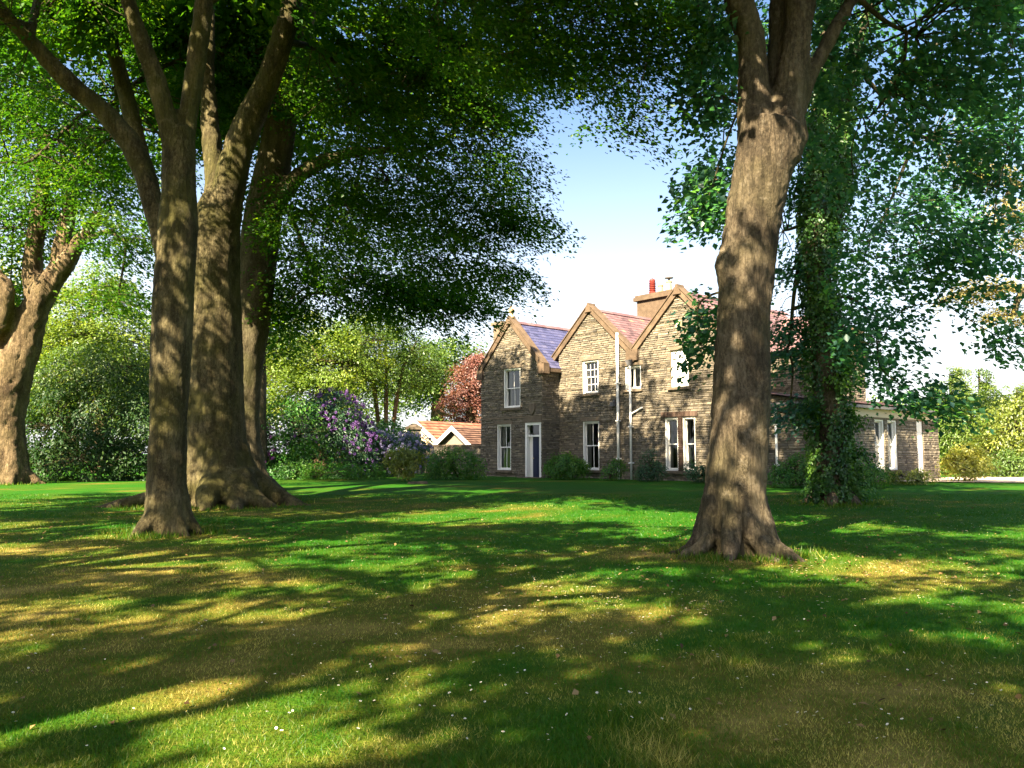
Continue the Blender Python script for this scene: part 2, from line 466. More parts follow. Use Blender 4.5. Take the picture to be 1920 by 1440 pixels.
class Wall:
    """an upright wall of rubble: o is its start, u runs along it, n points outward (house coordinates)"""
    def __init__(self, o, u, n, length, z0, top, openings=()):
        self.o = np.array(o, float); self.u = np.array(u, float); self.n = np.array(n, float)
        self.len = length; self.z0 = z0; self.top = top; self.op = list(openings)

    def p(self, s, z, out=0):
        return self.o + self.u * s + self.n * out + np.array([0, 0, z])

    def backing(self, name='wall'):
        mb = MB()
        cuts = sorted(set([0, self.len] + [v for q in self.op for v in q[:2]] + [k[0] for k in self.top]))
        tf = lambda s: float(np.interp(s, [k[0] for k in self.top], [k[1] for k in self.top]))
        for a, b in zip(cuts[:-1], cuts[1:]):
            m = (a + b) / 2
            zs = sorted([(q[2], q[3]) for q in self.op if q[0] < m < q[1]])
            z = self.z0
            for lo, hi in zs:
                mb.poly([self.p(a, z), self.p(b, z), self.p(b, lo), self.p(a, lo)]); z = hi
            mb.poly([self.p(a, z), self.p(b, z), self.p(b, tf(b)), self.p(a, tf(a))])
        for q in self.op:          # reveals
            s0, s1, a, b = q[:4]; D = -.3
            mb.poly([self.p(s0, a), self.p(s0, b), self.p(s0, b, D), self.p(s0, a, D)])
            mb.poly([self.p(s1, a), self.p(s1, a, D), self.p(s1, b, D), self.p(s1, b)])
            mb.poly([self.p(s0, b), self.p(s1, b), self.p(s1, b, D), self.p(s0, b, D)])
            mb.poly([self.p(s0, a), self.p(s0, a, D), self.p(s1, a, D), self.p(s1, a)])
        return mb.build(name, M['mortar'], HOUSE)

    def stones(self, parent, scale=1.0):
        mb = MB()
        zt = max(k[1] for k in self.top)
        S = [k[0] for k in self.top]; Z = [k[1] for k in self.top]
        z = self.z0
        while z < zt - .05:
            h = rs.uniform(.05, .12) * scale
            fine = np.linspace(0, self.len, 240)
            ok = np.interp(fine, S, Z) > z + h * .8
            if not ok.any(): break
            ed = np.flatnonzero(np.diff(np.concatenate([[0], ok.astype(int), [0]])))
            blocks = [(fine[p], fine[q_ - 1]) for p, q_ in zip(ed[::2], ed[1::2]) if q_ - p > 1]
            for q in self.op:
                if q[2] < z + h - .02 and q[3] > z + .02:
                    nb = []
                    for a, b in blocks:
                        if q[1] <= a or q[0] >= b: nb.append((a, b)); continue
                        if q[0] > a: nb.append((a, q[0]))
                        if q[1] < b: nb.append((q[1], b))
                    blocks = nb
            for a, b in blocks:
                s = a
                while s < b - .02:
                    w = min(rs.choice([rs.uniform(.08, .2), rs.uniform(.18, .42)]) * scale, b - s)
                    if b - s - w < .08: w = b - s
                    g = .008; pr = rs.uniform(.012, .05)
                    j = rs.uniform(-.006, .006, 8)
                    x0, x1, y0, y1 = s + g, s + w - g, z + g, z + h - g
                    base = [self.p(x0, y0, -.01), self.p(x1, y0, -.01), self.p(x1, y1, -.01), self.p(x0, y1, -.01)]
                    e = .012
                    fr = [self.p(x0 + e, y0 + e + j[0], pr + j[4]), self.p(x1 - e, y0 + e + j[1], pr + j[5]), self.p(x1 - e, y1 - e + j[2], pr + j[6]), self.p(x0 + e, y1 - e + j[3], pr + j[7])]
                    mb.cur = float(np.clip(rs.normal(.46, .13), 0, 1))
                    k = len(mb.v)
                    mb.v += [tuple(q) for q in base + fr]
                    for f in ((4, 5, 6, 7), (0, 1, 5, 4), (1, 2, 6, 5), (2, 3, 7, 6), (3, 0, 4, 7)):
                        mb.f.append(tuple(k + i for i in f)); mb.t.append(mb.cur)
                    s += w
            z += h
        o = mb.build('stonework', M['stone'], parent)
        tag(o, kind='stuff')
        return o

    def hexa(self, mb, s0, s1, z0, z1, o0, o1):
        """box along the wall, from o0 to o1 outward"""
        mb.hexa([self.p(s0, z0, o1), self.p(s1, z0, o1), self.p(s1, z0, o0), self.p(s0, z0, o0), self.p(s0, z1, o1), self.p(s1, z1, o1), self.p(s1, z1, o0), self.p(s0, z1, o0)])

    def window(self, q, cols=1, rows=1, kind='sash', curtain=True, sill=True, lintel=True, lining=.0):
        s0, s1, z0, z1 = q[:4]
        mb = MB(); t = .075
        # outer box frame lining the reveal
        self.hexa(mb, s0 + .003, s0 + t, z0 + .003, z1 - .003, -.27, lining - .02)
        self.hexa(mb, s1 - t, s1 - .003, z0 + .003, z1 - .003, -.27, lining - .02)
        self.hexa(mb, s0 + t, s1 - t, z1 - t, z1 - .003, -.27, lining - .025)
        self.hexa(mb, s0 + t, s1 - t, z0 + .003, z0 + t, -.27, lining - .022)
        a, b, c, d = s0 + t, s1 - t, z0 + t, z1 - t
        mid = (c + d) / 2
        panes = []
        if kind == 'sash':
            for lo, hi, off in ((c, mid + .025, -.2), (mid - .025, d, -.15)):
                f = .05
                self.hexa(mb, a + .002, a + f, lo, hi, off - .04, off)
                self.hexa(mb, b - f, b - .002, lo, hi, off - .04, off)
                self.hexa(mb, a + f, b - f, lo + .002, lo + f, off - .042, off - .002)
                self.hexa(mb, a + f, b - f, hi - f, hi - .002, off - .042, off - .002)
                A, B, Cc, Dd = a + f, b - f, lo + f, hi - f
                for k in range(1, cols):
                    x = A + (B - A) * k / cols
                    self.hexa(mb, x - .016, x + .016, Cc, Dd, off - .034, off - .006)
                for k in range(1, rows):
                    y = Cc + (Dd - Cc) * k / rows
                    self.hexa(mb, A, B, y - .014, y + .014, off - .032, off - .008)
                for i in range(cols):
                    for k in range(rows):
                        panes.append((A + (B - A) * i / cols + .012, A + (B - A) * (i + 1) / cols - .012, Cc + (Dd - Cc) * k / rows + .012, Cc + (Dd - Cc) * (k + 1) / rows - .012, off - .02))
        else:                        # side-hung casements
            w = (b - a) / cols
            for k in range(cols):
                A, B = a + w * k, a + w * (k + 1); f = .06; off = -.12
                self.hexa(mb, A + .002, A + f, c, d, off - .04, off)
                self.hexa(mb, B - f, B - .002, c, d, off - .04, off)
                self.hexa(mb, A + f, B - f, c + .002, c + f, off - .042, off - .002)
                self.hexa(mb, A + f, B - f, d - f, d - .002, off - .042, off - .002)
                panes.append((A + f - .01, B - f + .01, c + f - .01, d - f + .01, off - .02))
        win = mb.build('window', M['white'], HOUSE)
        for A, B, Cc, Dd, off in panes:
            m2 = MB(); tl = rs.uniform(-.004, .004, 4)
            m2.poly([self.p(A, Cc, off + tl[0]), self.p(B, Cc, off + tl[1]), self.p(B, Dd, off + tl[2]), self.p(A, Dd, off + tl[3])])
            m2.build('pane', M['glass'], win)
        if curtain:
            for sa, sb in ((a - .1, a + (b - a) * .2), (b - (b - a) * .2, b + .1)):
                m3 = MB(); n = 9
                P = [(sa + (sb - sa) * k / n, -.36 + (.03 if k % 2 else -.03)) for k in range(n + 1)]
                for (x0, y0), (x1, y1) in zip(P[:-1], P[1:]):
                    m3.poly([self.p(x0, z0 - .05, y0), self.p(x1, z0 - .05, y1), self.p(x1, z1 + .05, y1), self.p(x0, z1 + .05, y0)])
                m3.build('curtain', M['curtain'], win)
        if sill:
            m4 = MB(); self.hexa(m4, s0 - .12, s1 + .12, z0 - .12, z0 - .002, -.1, .13)
            m4.build('sill', M['dressed_stone'], win)
        if lintel:
            m5 = MB(); self.hexa(m5, s0 - .16, s1 + .16, z1 + .002, z1 + .2, -.1, .045)
            m5.build('lintel', M['dressed_stone'], win)
        return win


# outline numbers in house metres: s along the front, t backward, z up
ZB = -.2
opL = [(1.93, 3.28, 3.86, 5.97), (1.37, 2.53, .56, 3.0), (3.68, 4.88, .2, 3.03)]
front_left = Wall((-7.17, -1.24, 0), (1, 0, 0), (0, -1, 0), 4.93, ZB, [(0, 5.9), (2.5, 8.45), (4.93, 5.9)], opL)
ret_left = Wall((-2.24, -1.24, 0), (0, 1, 0), (1, 0, 0), 1.24, ZB, [(0, 5.9), (1.24, 5.9)])
opM = [(1.69, 2.76, 4.43, 6.1), (1.67, 2.78, .62, 3.04), (4.5, 5.48, 4.47, 5.6), (7.22, 8.2, 4.42, 6.1), (6.83, 7.58, .67, 3.06), (7.82, 8.5, .67, 3.06)]
# the middle and right gables share one plane; it starts at s = -2.24
front_mid = Wall((-2.24, 0, 0), (1, 0, 0), (0, -1, 0), 10.14, ZB, [(0, 6.75), (2.24, 8.6), (5.02, 6.3), (7.74, 8.68), (10.14, 6.5)], opM)
opF = [(1.0, 1.9, .67, 2.9)]
front_low = Wall((7.9, 0, 0), (1, 0, 0), (0, -1, 0), 3.8, ZB, [(0, 4.12), (.4, 4.08), (3.8, 3.5)])
opS = [(5.3, 6.2, .72, 2.92), (6.55, 7.45, .72, 2.92), (9.55, 10.25, .2, 2.95)]
side_low = Wall((11.7, 0, 0), (0, 1, 0), (1, 0, 0), 12, ZB, [(0, 3.5), (12, 3.5)], opS)
upper_front = Wall((7.9, 3, 0), (1, 0, 0), (0, -1, 0), 2.3, 3, [(0, 6.0), (2.3, 6.0)])
upper_side = Wall((10.2, 3, 0), (0, 1, 0), (1, 0, 0), 4.8, 3, [(0, 6.0), (4.8, 6.0)])
right_side = Wall((7.9, 0, 0), (0, 1, 0), (1, 0, 0), 9, ZB, [(0, 6.4), (9, 6.4)])
for w in (front_left, ret_left, front_mid, front_low, side_low, upper_front, upper_side, right_side):
    w.st = w.backing()
    if w is not right_side: w.stones(w.st, 1.0 if w is not side_low else 1.15)
# plain walls on the sides nobody sees from the lawn
for o, u, n, l, h in (((-7.17, 9, 0), (0, -1, 0), (-1, 0, 0), 10.24, 5.9), ((11.7, 12, 0), (-1, 0, 0), (0, 1, 0), 3.8, 3.5), ((7.9, 9, 0), (-1, 0, 0), (0, 1, 0), 15.07, 6.2), ((10.2, 7.8, 0), (-1, 0, 0), (0, 1, 0), 2.3, 6.0)):
    Wall(o, u, n, l, ZB, [(0, h), (l, h)]).backing()
# dark rooms behind the glass
rooms = MB()
for (x0, x1, y0, y1, z0, z1) in ((-6.95, -2.45, -.88, 2.5, .1, 3.3), (-6.95, -2.45, -.88, 2.5, 3.4, 6.1), (-1.95, 7.6, .36, 4, .1, 3.4), (-1.95, 7.6, .36, 4, 3.5, 6.2), (8.2, 11.34, .6, 11.4, .1, 3.3)):
    P = [(x0, y0, z0), (x1, y0, z0), (x1, y1, z0), (x0, y1, z0), (x0, y0, z1), (x1, y0, z1), (x1, y1, z1), (x0, y1, z1)]
    skip = 'x' if x0 > 8 else 'y'
    rooms.poly([P[k] for k in (0, 1, 2, 3)]); rooms.poly([P[k] for k in (7, 6, 5, 4)])
    rooms.poly([P[k] for k in (3, 2, 6, 7)]); rooms.poly([P[k] for k in (0, 3, 7, 4)])
    if skip != 'x': rooms.poly([P[k] for k in (2, 1, 5, 6)])
    else: rooms.poly([P[k] for k in (1, 0, 4, 5)])
rooms.build('room', M['room'], HOUSE)

front_left.window(opL[0], 2, 1); front_left.window(opL[1], 2, 1)
front_mid.window(opM[0], 3, 2); front_mid.window(opM[1], 2, 1)
front_mid.window(opM[2], 2, 1, kind='casement', curtain=False)
front_mid.window(opM[4], 1, 1, lintel=False); front_mid.window(opM[5], 1, 1, lintel=False)
side_low.window(opS[0], 1, 1); side_low.window(opS[1], 1, 1)
# boarded opening in the right gable
q = opM[3]; mb = MB()
n = 5; w = (q[1] - q[0]) / n
board_root = None
mb = MB(); front_mid.hexa(mb, q[0], q[1], q[2], q[3], -.16, -.1); board_root = mb.build('shutter', M['white'], HOUSE)
for k in range(n):
    m2 = MB(); m2.cur = rs.uniform(.35, .8); front_mid.hexa(m2, q[0] + w * k + .004, q[0] + w * (k + 1) - .004, q[2] + .006, q[3] - .006, -.098, -.05 + rs.uniform(-.004, .004)); m2.build('board', M['white'], board_root)
m2 = MB(); front_mid.hexa(m2, q[0] - .12, q[1] + .12, q[2] - .12, q[2] - .002, -.1, .13); m2.build('sill', M['dressed_stone'], board_root)
m2 = MB(); front_mid.hexa(m2, q[0] - .12, q[1] + .12, q[3] + .002, q[3] + .16, -.1, .04); m2.build('lintel', M['dressed_stone'], board_root)
# red brick dressings round the paired windows
dress = link('brick_dressing', None, HOUSE)
def brick_mesh(lx, lz):
    b_ = MB(); b_.cur = rs.uniform(.2, .8); b_.box(-lx / 2, lx / 2, -.07, .07, -lz / 2, lz / 2); return b_.mesh('brick', M['brick'])
upright = [brick_mesh(.068, .22) for _ in range(4)]
header = [brick_mesh(.108, .066) for _ in range(4)]
def put_brick(me, s, z, out=.0):
    o = link('brick', me, dress); o.location = front_mid.p(s, z, out + rs.uniform(-.006, .006)); o.rotation_euler = (0, rs.uniform(-.02, .02), 0)
s = 6.7
while s < 8.66:
    put_brick(upright[rs.integers(4)], s, 3.2); s += .08
z = .7
while z < 3.04:
    for s in (7.645, 7.755): put_brick(header[rs.integers(4)], s, z)
    z += .078
# front door with its white surround
q = opL[2]; mb = MB(); W = front_left
W.hexa(mb, q[0] + .003, q[0] + .13, q[2], q[3] - .003, -.29, .03); W.hexa(mb, q[1] - .13, q[1] - .003, q[2], q[3] - .003, -.29, .03)
W.hexa(mb, q[0] + .13, q[1] - .13, q[3] - .13, q[3] - .003, -.29, .025); W.hexa(mb, q[0] + .13, q[1] - .13, 2.3, 2.4, -.29, -.05)
W.hexa(mb, q[0] + .13, q[0] + .34, q[2], 2.3, -.26, -.2)
door = mb.build('doorway', M['white'], HOUSE)
mb = MB(); a_, b_ = q[0] + .34, q[1] - .13
W.hexa(mb, a_, b_, q[2] + .02, 2.3, -.26, -.21)
for zz0, zz1 in ((.35, 1.05), (1.2, 2.15)):
    for k in (0, 1):
        x0 = a_ + .07 + k * (b_ - a_) / 2.1
        W.hexa(mb, x0, x0 + (b_ - a_) / 2.1 - .09, zz0, zz1, -.24, -.195)
mb.build('door_leaf', M['door'], door)
mb = MB(); mb.ring(W.p(a_ + .07, 1.2, -.17), [(.02, -.03), (.035, -.015), (.035, .015), (.02, .03)], 10); mb.build('door_knob', M['buff_pot'], door)
mb = MB(); mb.poly([W.p(q[0] + .13, 2.4, -.2), W.p(q[1] - .13, 2.4, -.2), W.p(q[1] - .13, q[3] - .13, -.2), W.p(q[0] + .13, q[3] - .13, -.2)]); mb.build('fanlight', M['glass'], door)
mb = MB(); W.hexa(mb, q[0] - .12, q[1] + .04, q[3] + .002, q[3] + .24, -.1, .06); mb.build('lintel', M['dressed_stone'], door)
mb = MB(); W.hexa(mb, q[0] - .15, q[1] + .1, ZB, .24, .02, .45); mb.build('doorstep', M['dressed_stone'], door)
# white garden door and corner post of the low wing
q = opS[2]; mb = MB(); side_low.hexa(mb, q[0] + .003, q[1] - .003, q[2], q[3] - .003, -.2, -.04)
for k in range(3): side_low.hexa(mb, q[0] + .1, q[1] - .1, .4 + k * .85, 1.05 + k * .85, -.1, -.025)
mb.build('garden_door', M['white'], HOUSE)
mb = MB(); side_low.hexa(mb, -.03, 12, 3.0, 3.46, -.02, .07); mb.build('frieze', M['cream'], HOUSE)
# string course, shield plaque, alarm box
mb = MB(); front_left.hexa(mb, .0, 4.93, 3.28, 3.36, -.02, .06); mb.build('string_course', M['dressed_stone'], HOUSE)
mb = MB(); sh = [(-.2, .27), (.2, .27), (.2, -.02), (.12, -.18), (0, -.28), (-.12, -.18), (-.2, -.02)]
c = (4.24, 3.72); F0 = [front_left.p(c[0] + x, c[1] + z, .09) for x, z in sh]; B0 = [front_left.p(c[0] + x * 1.1, c[1] + z * 1.1, .0) for x, z in sh]
mb.poly(F0[::-1])
for k in range(len(sh)): mb.poly([F0[k], F0[(k + 1) % 7], B0[(k + 1) % 7], B0[k]])
mb.build('shield_plaque', M['dressed_stone'], HOUSE)
mb = MB(); sh = [(-.13, .2), (.13, .2), (.13, -.1), (.06, -.2), (-.06, -.2), (-.13, -.1)]
c = (7.76, 7.22); F0 = [front_mid.p(c[0] + x * .92, c[1] + z * .92, .14) for x, z in sh]; B0 = [front_mid.p(c[0] + x, c[1] + z, .0) for x, z in sh]
mb.poly(F0)
for k in range(6): mb.poly([F0[k], B0[k], B0[(k + 1) % 6], F0[(k + 1) % 6]])
mb.build('alarm_box', M['cream'], HOUSE)


def slope_box(mb, p0, p1, t0, t1, thick, drop=0):
    """a slab following a sloping line p0->p1 in (s, z), from depth t0 to t1"""
    d = norm(np.array([p1[0] - p0[0], p1[1] - p0[1]])); nrm = np.array([-d[1], d[0]])
    if nrm[1] < 0: nrm = -nrm
    a0, a1 = np.array(p0) - nrm * drop, np.array(p1) - nrm * drop
    b0, b1 = np.array(p0) + nrm * (thick - drop), np.array(p1) + nrm * (thick - drop)
    if p1[0] < p0[0]: a0, a1, b0, b1 = a1, a0, b1, b0
    mb.hexa([(a0[0], t0, a0[1]), (a1[0], t0, a1[1]), (a1[0], t1, a1[1]), (a0[0], t1, a0[1]), (b0[0], t0, b0[1]), (b1[0], t0, b1[1]), (b1[0], t1, b1[1]), (b0[0], t1, b0[1])])


def slates(ridge, eave, t0, t1, mat, name='roof', axis='t'):
    """a roof slope laid with courses of slates; its children are the slates"""
    mb = MB()
    conv = (lambda s, t, z: (s, t, z)) if axis == 't' else (lambda s, t, z: (t, s, z))
    r, e = np.array(ridge, float), np.array(eave, float)
    d = norm(e - r); nn = np.array([-d[1], d[0]]);
    if nn[1] < 0: nn = -nn
    L_ = np.linalg.norm(e - r)
    q = [r - nn * .05, e - nn * .05]
    mb.poly([conv(q[0][0], t0, q[0][1]), conv(q[1][0], t0, q[1][1]), conv(q[1][0], t1, q[1][1]), conv(q[0][0], t1, q[0][1])])
    roof = mb.build(name, M['lead'], HOUSE)
    sm = MB(); g = .24; k = 0
    while k * g < L_:
        lo = L_ - k * g + .06; hi = max(lo - g - .1, 0)
        if hi >= lo - .05: break
        t = t0 + (0 if k % 2 else -.15)
        while t < t1:
            w = .3 + rs.uniform(-.03, .03)
            x0, x1 = max(t, t0) + .004, min(t + w, t1) - .004
            if x1 > x0:
                lj = lo + rs.uniform(-.012, .012); lift = .022 + rs.uniform(0, .008)
                A = r + d * lj + nn * lift; B = r + d * hi + nn * .004
                A2 = A - nn * .013; B2 = B - nn * .013
                sm.cur = float(np.clip(rs.normal(.5, .18), 0, 1))
                sm.hexa([conv(A2[0], x0, A2[1]), conv(A2[0], x1, A2[1]), conv(B2[0], x1, B2[1]), conv(B2[0], x0, B2[1]), conv(A[0], x0, A[1]), conv(A[0], x1, A[1]), conv(B[0], x1, B[1]), conv(B[0], x0, B[1])])
            t += w
        k += 1
    so_ = sm.build('slates', mat, roof); tag(so_, kind='stuff')
    return roof


slates((-4.67, 8.5), (-2.1, 5.86), -1.1, 8.8, M['slate_shaded']); slates((-4.67, 8.5), (-7.3, 5.86), -1.1, 8.8, M['slate_shaded'])
slates((0, 8.68), (2.78, 6.2), .12, 8.8, M['slate']); slates((0, 8.68), (-2.9, 6.1), .12, 8.8, M['slate'])
slates((5.5, 8.76), (2.78, 6.2), .12, 8.8, M['slate']); slates((5.5, 8.76), (8.15, 6.2), .12, 8.8, M['slate'])
slates((4.6, 7.7), (2.7, 5.95), 8.0, 10.35, M['slate'], axis='s')      # upper right range, ridge along the front
slates((4.6, 7.7), (8.0, 5.95), 8.0, 10.35, M['slate'], axis='s')
slates((8.3, 4.15), (11.95, 3.52), -.2, 12.1, M['slate'])               # shallow roof of the low wing
mb = MB(); mb.box(7.95, 8.32, -.1, 12, 3.4, 4.14); mb.build('parapet', M['dressed_stone'], HOUSE)
mb = MB(); mb.hexa([(10.2, 3, 6), (10.2, 7.8, 6), (10.19, 7.8, 6), (10.19, 3, 6), (10.2, 4.5, 7.6), (10.2, 4.7, 7.6), (10.19, 4.7, 7.6), (10.19, 4.5, 7.6)]); mb.build('gable_end', M['stone'], HOUSE)
mb = MB(); mb.box(7.95, 12.0, -.32, -.2, 3.34, 3.46); mb.box(11.93, 12.05, -.2, 12.1, 3.34, 3.46); mb.build('gutter', M['lead'], HOUSE)
# ridge tiles
for s_, z_, t0_, t1_ in ((-4.67, 8.54, -1.0, 8.8), (0, 8.72, .2, 8.8), (5.5, 8.8, .2, 8.8)):
    t = t0_
    mb = MB()
    while t < t1_:
        mb.cur = rs.uniform(.3, .7); e = .44
        for sg in (-1, 1):
            mb.hexa([(s_, t, z_ - .02), (s_ + sg * .17, t, z_ - .17), (s_ + sg * .17, t + e, z_ - .17), (s_, t + e, z_ - .02), (s_, t, z_ + .04), (s_ + sg * .19, t, z_ - .13), (s_ + sg * .19, t + e, z_ - .13), (s_, t + e, z_ + .04)])
        t += .45
    mb.build('ridge_tiles', M['slate'], HOUSE)


def coping(apex, feet, t0, t1):
    """weathered stone bands up both slopes of a gable, with a kneeler at each foot"""
    for f in feet:
        mb = MB(); mb.cur = rs.uniform(.42, .6)
        slope_box(mb, f, apex, t0, t1, .25, .12)
        mb.build('coping', M['render'], HOUSE)
        mb = MB(); mb.cur = .55
        slope_box(mb, f, apex, t0 - .05, t1 + .04, .05, -.132)
        mb.build('coping_cap', M['render'], HOUSE)
        sg = 1 if f[0] > apex[0] else -1
        mb = MB(); mb.cur = .5
        x0, x1 = sorted((f[0] - sg * .28, f[0] + sg * .2))
        mb.box(x0, x1, t0 - .03, t1 + .02, f[1] - .42, f[1] + .1)
        mb.build('kneeler', M['render'], HOUSE)
    mb = MB(); mb.cur = .55
    mb.hexa([(apex[0] - .22, t0 - .06, apex[1] - .2), (apex[0] + .22, t0 - .06, apex[1] - .2), (apex[0] + .22, t1 + .05, apex[1] - .2), (apex[0] - .22, t1 + .05, apex[1] - .2),
             (apex[0] - .05, t0 - .06, apex[1] + .26), (apex[0] + .05, t0 - .06, apex[1] + .26), (apex[0] + .05, t1 + .05, apex[1] + .26), (apex[0] - .05, t1 + .05, apex[1] + .26)])
    mb.build('apex_stone', M['render'], HOUSE)


coping((-4.67, 8.55), [(-7.22, 5.93), (-2.14, 5.93)], -1.36, -1.0)
coping((0, 8.72), [(-2.75, 6.2), (2.72, 6.2)], -.12, .26)
coping((5.5, 8.8), [(2.86, 6.25), (8.05, 6.2)], -.125, .255)
# stone gutter along the return of the left block
mb = MB(); mb.box(-2.24, -1.98, -.98, -.14, 5.62, 5.8); mb.build('gutter', M['render'], HOUSE)
# chimneys
mb = MB(); mb.box(-1.15, 1.2, 5.0, 5.95, 7.5, 9.85); stack = mb.build('chimney', M['render'], HOUSE)
mb = MB(); mb.box(-1.3, 1.35, 4.85, 6.1, 9.85, 10.05); mb.box(-1.24, 1.29, 4.91, 6.04, 10.05, 10.16); mb.build('chimney_cap', M['render'], stack)
mb = MB(); prof = [(.15, 0), (.18, .08)]
for k in range(6): prof += [(.2, .2 + k * .1), (.15, .24 + k * .1)]
prof += [(.18, .82), (.14, .9), (.03, .97)]
mb.ring((-.45, 5.5, 10.16), prof, 14); mb.build('louvred_pot', M['red_pot'], stack)
mb = MB(); mb.ring((.12, 5.5, 10.16), [(.17, 0), (.15, .1), (.13, .4), (.16, .44), (.16, .5)], 14); mb.build('chimney_pot', M['buff_pot'], stack)
mb = MB(); mb.ring((.7, 5.5, 10.16), [(.18, 0), (.16, .1), (.14, .52), (.17, .56), (.17, .62)], 14); pot = mb.build('chimney_pot', M['buff_pot'], stack)
mb = MB(); mb.ring((.7, 5.5, 10.78), [(.06, 0), (.06, .14), (.24, .16), (.24, .2), (.1, .26)], 14); mb.build('cowl', M['lead'], stack)
mb = MB(); mb.box(-7.75, -6.95, .1, 1.2, 4.5, 8.75); st2 = mb.build('chimney', M['dressed_stone'], HOUSE)
mb = MB(); mb.box(-7.87, -6.83, -.02, 1.32, 8.75, 8.95); mb.build('chimney_cap', M['dressed_stone'], st2)
mb = MB(); mb.ring((-4.67, -1.18, 8.72), [(.14, 0), (.1, .12), (.1, .22), (.17, .32), (.17, .42), (.08, .56), (.02, .62)], 12); mb.build('finial', M['buff_pot'], HOUSE)
mb = MB(); mb.box(9.5, 10.3, 6.7, 7.7, 5.8, 7.3); mb.build('chimney', M['render'], HOUSE)
# rainwater and soil pipes
def pipe(pts, r=.055, brackets=()):
    mb = MB(); mb.tube(pts, r, 10); o = mb.build('drainpipe', M['pipe'], HOUSE, True)
    for z in brackets:
        m2 = MB(); x, y, _ = pts[0]; m2.box(x - .1, x + .1, y - r - .012, y + .1, z - .03, z + .03); m2.build('bracket', M['pipe'], o)
    return o
pipe([(1.92, -.16, .1), (1.92, -.16, 3.5), (1.92, -.16, 7.25)], .065, (1.2, 3.0, 4.8))
p2 = pipe([(2.68, -.13, .1), (2.68, -.13, 3), (2.68, -.13, 5.6)], .055, (1.0, 2.7, 4.4))
mb = MB(); mb.hexa([(2.58, -.2, 5.6), (2.78, -.2, 5.6), (2.78, -.04, 5.6), (2.58, -.04, 5.6), (2.48, -.27, 5.86), (2.88, -.27, 5.86), (2.88, -.04, 5.86), (2.48, -.04, 5.86)]); mb.build('hopper', M['lead'], p2)
mb = MB(); mb.tube([(2.72, -.13, 3.3), (3.0, -.12, 3.42), (3.38, -.1, 3.58)], .045, 8); mb.build('branch_pipe', M['pipe'], p2)
pipe([(10.25, -.13, .1), (10.25, -.13, 1.5), (10.25, -.13, 3.4)], .05, (1.0, 2.6))
# floodlight beside the tall pipe
mb = MB(); mb.box(1.5, 1.72, -.28, -.05, 3.72, 3.9); mb.box(1.58, 1.64, -.1, .02, 3.9, 4.02); mb.build('floodlight', M['lead'], HOUSE)

# ------------------------------------------------------------------ sheds and garden wall behind the shrubs
def shed(name, label, apex_px, Y, half, rise, length, rot, roofmat, wallmat, zeave):
    c = at(apex_px[0], apex_px[1], Y)
    t = thing(name, label, 'shed', (c[0], c[1], 0), rot, 'outbuildings behind the garden wall')
    za = zeave + rise
    mb = MB(); mb.poly([(-half, 0, 0), (half, 0, 0), (half, 0, zeave), (0, 0, za), (-half, 0, zeave)])
    mb.poly([(half, 0, 0), (half, length, 0), (half, length, zeave), (half, 0, zeave)]); mb.poly([(-half, length, 0), (-half, 0, 0), (-half, 0, zeave), (-half, length, zeave)])
    mb.poly([(half, length, 0), (-half, length, 0), (-half, length, zeave), (0, length, za), (half, length, zeave)])
    mb.build('wall', wallmat, t)
    for sg in (-1, 1):
        mb = MB(); n = 9
        for k in range(n):
            f0, f1 = k / n, (k + 1) / n
            x0, x1 = sg * (half + .3) * f0, sg * (half + .3) * f1
            z0, z1 = za + .12 - (rise * (half + .3) / half) * f0, za + .12 - (rise * (half + .3) / half) * f1
            y = -.3
            while y < length + .3:
                mb.cur = rs.uniform(.2, .8); e = .33
                lift = .05
                mb.hexa([(x0, y, z0 - .04), (x1, y, z1 - .04), (x1, y + e, z1 - .04), (x0, y + e, z0 - .04), (x0, y, z0), (x1, y, z1 + lift), (x1, y + e, z1 + lift), (x0, y + e, z0)])
                y += .34
        r_ = mb.build('roof', roofmat, t)
        mb = MB(); X1 = sg * (half + .32); Z1 = za + .1 - rise * (half + .32) / half
        a0 = [(0, -.36, za - .14), (X1, -.36, Z1 - .22), (X1, -.31, Z1 - .22), (0, -.31, za - .14), (0, -.36, za + .16), (X1, -.36, Z1 + .1), (X1, -.31, Z1 + .1), (0, -.31, za + .16)]
        mb.hexa(a0); mb.build('bargeboard', M['white'], t)
    return t


shed('garden_shed', 'low shed with white bargeboards and brown tiled roof touching the house corner', (852, 804), 52, 1.25, 1.05, 7, R(-30), M['brown_tile'], M['stone'], 2.0)
shed('garden_shed', 'cream outbuilding with sunlit terracotta roof left of the brown shed', (784, 788), 58, 2.2, 1.7, 8, R(-33), M['terracotta'], M['cream'], 2.0)
GW = thing('garden_wall', 'low rubble garden wall running behind the shrubs to the house', 'wall', (0, 0, 0))
mb = MB(); a0 = at(905, 870, 48); b0 = at(770, 870, 50)
dv = norm(b0 - a0); LW = float(np.linalg.norm((b0 - a0)[:2])); nv = np.array([dv[1], -dv[0], 0]); nv = nv if nv[1] < 0 else -nv
def gw(s, out, z): return (a0[0] + dv[0] * s + nv[0] * out, a0[1] + dv[1] * s + nv[1] * out, z)
def gwbox(mb, s0, s1, o0, o1, z0, z1): mb.hexa([gw(s0, o0, z0), gw(s1, o0, z0), gw(s1, o1, z0), gw(s0, o1, z0), gw(s0, o0, z1), gw(s1, o0, z1), gw(s1, o1, z1), gw(s0, o1, z1)])
gwbox(mb, 0, LW, -.18, .18, 0, 1.85); mb.build('core', M['mortar'], GW)
mb = MB(); z = .05
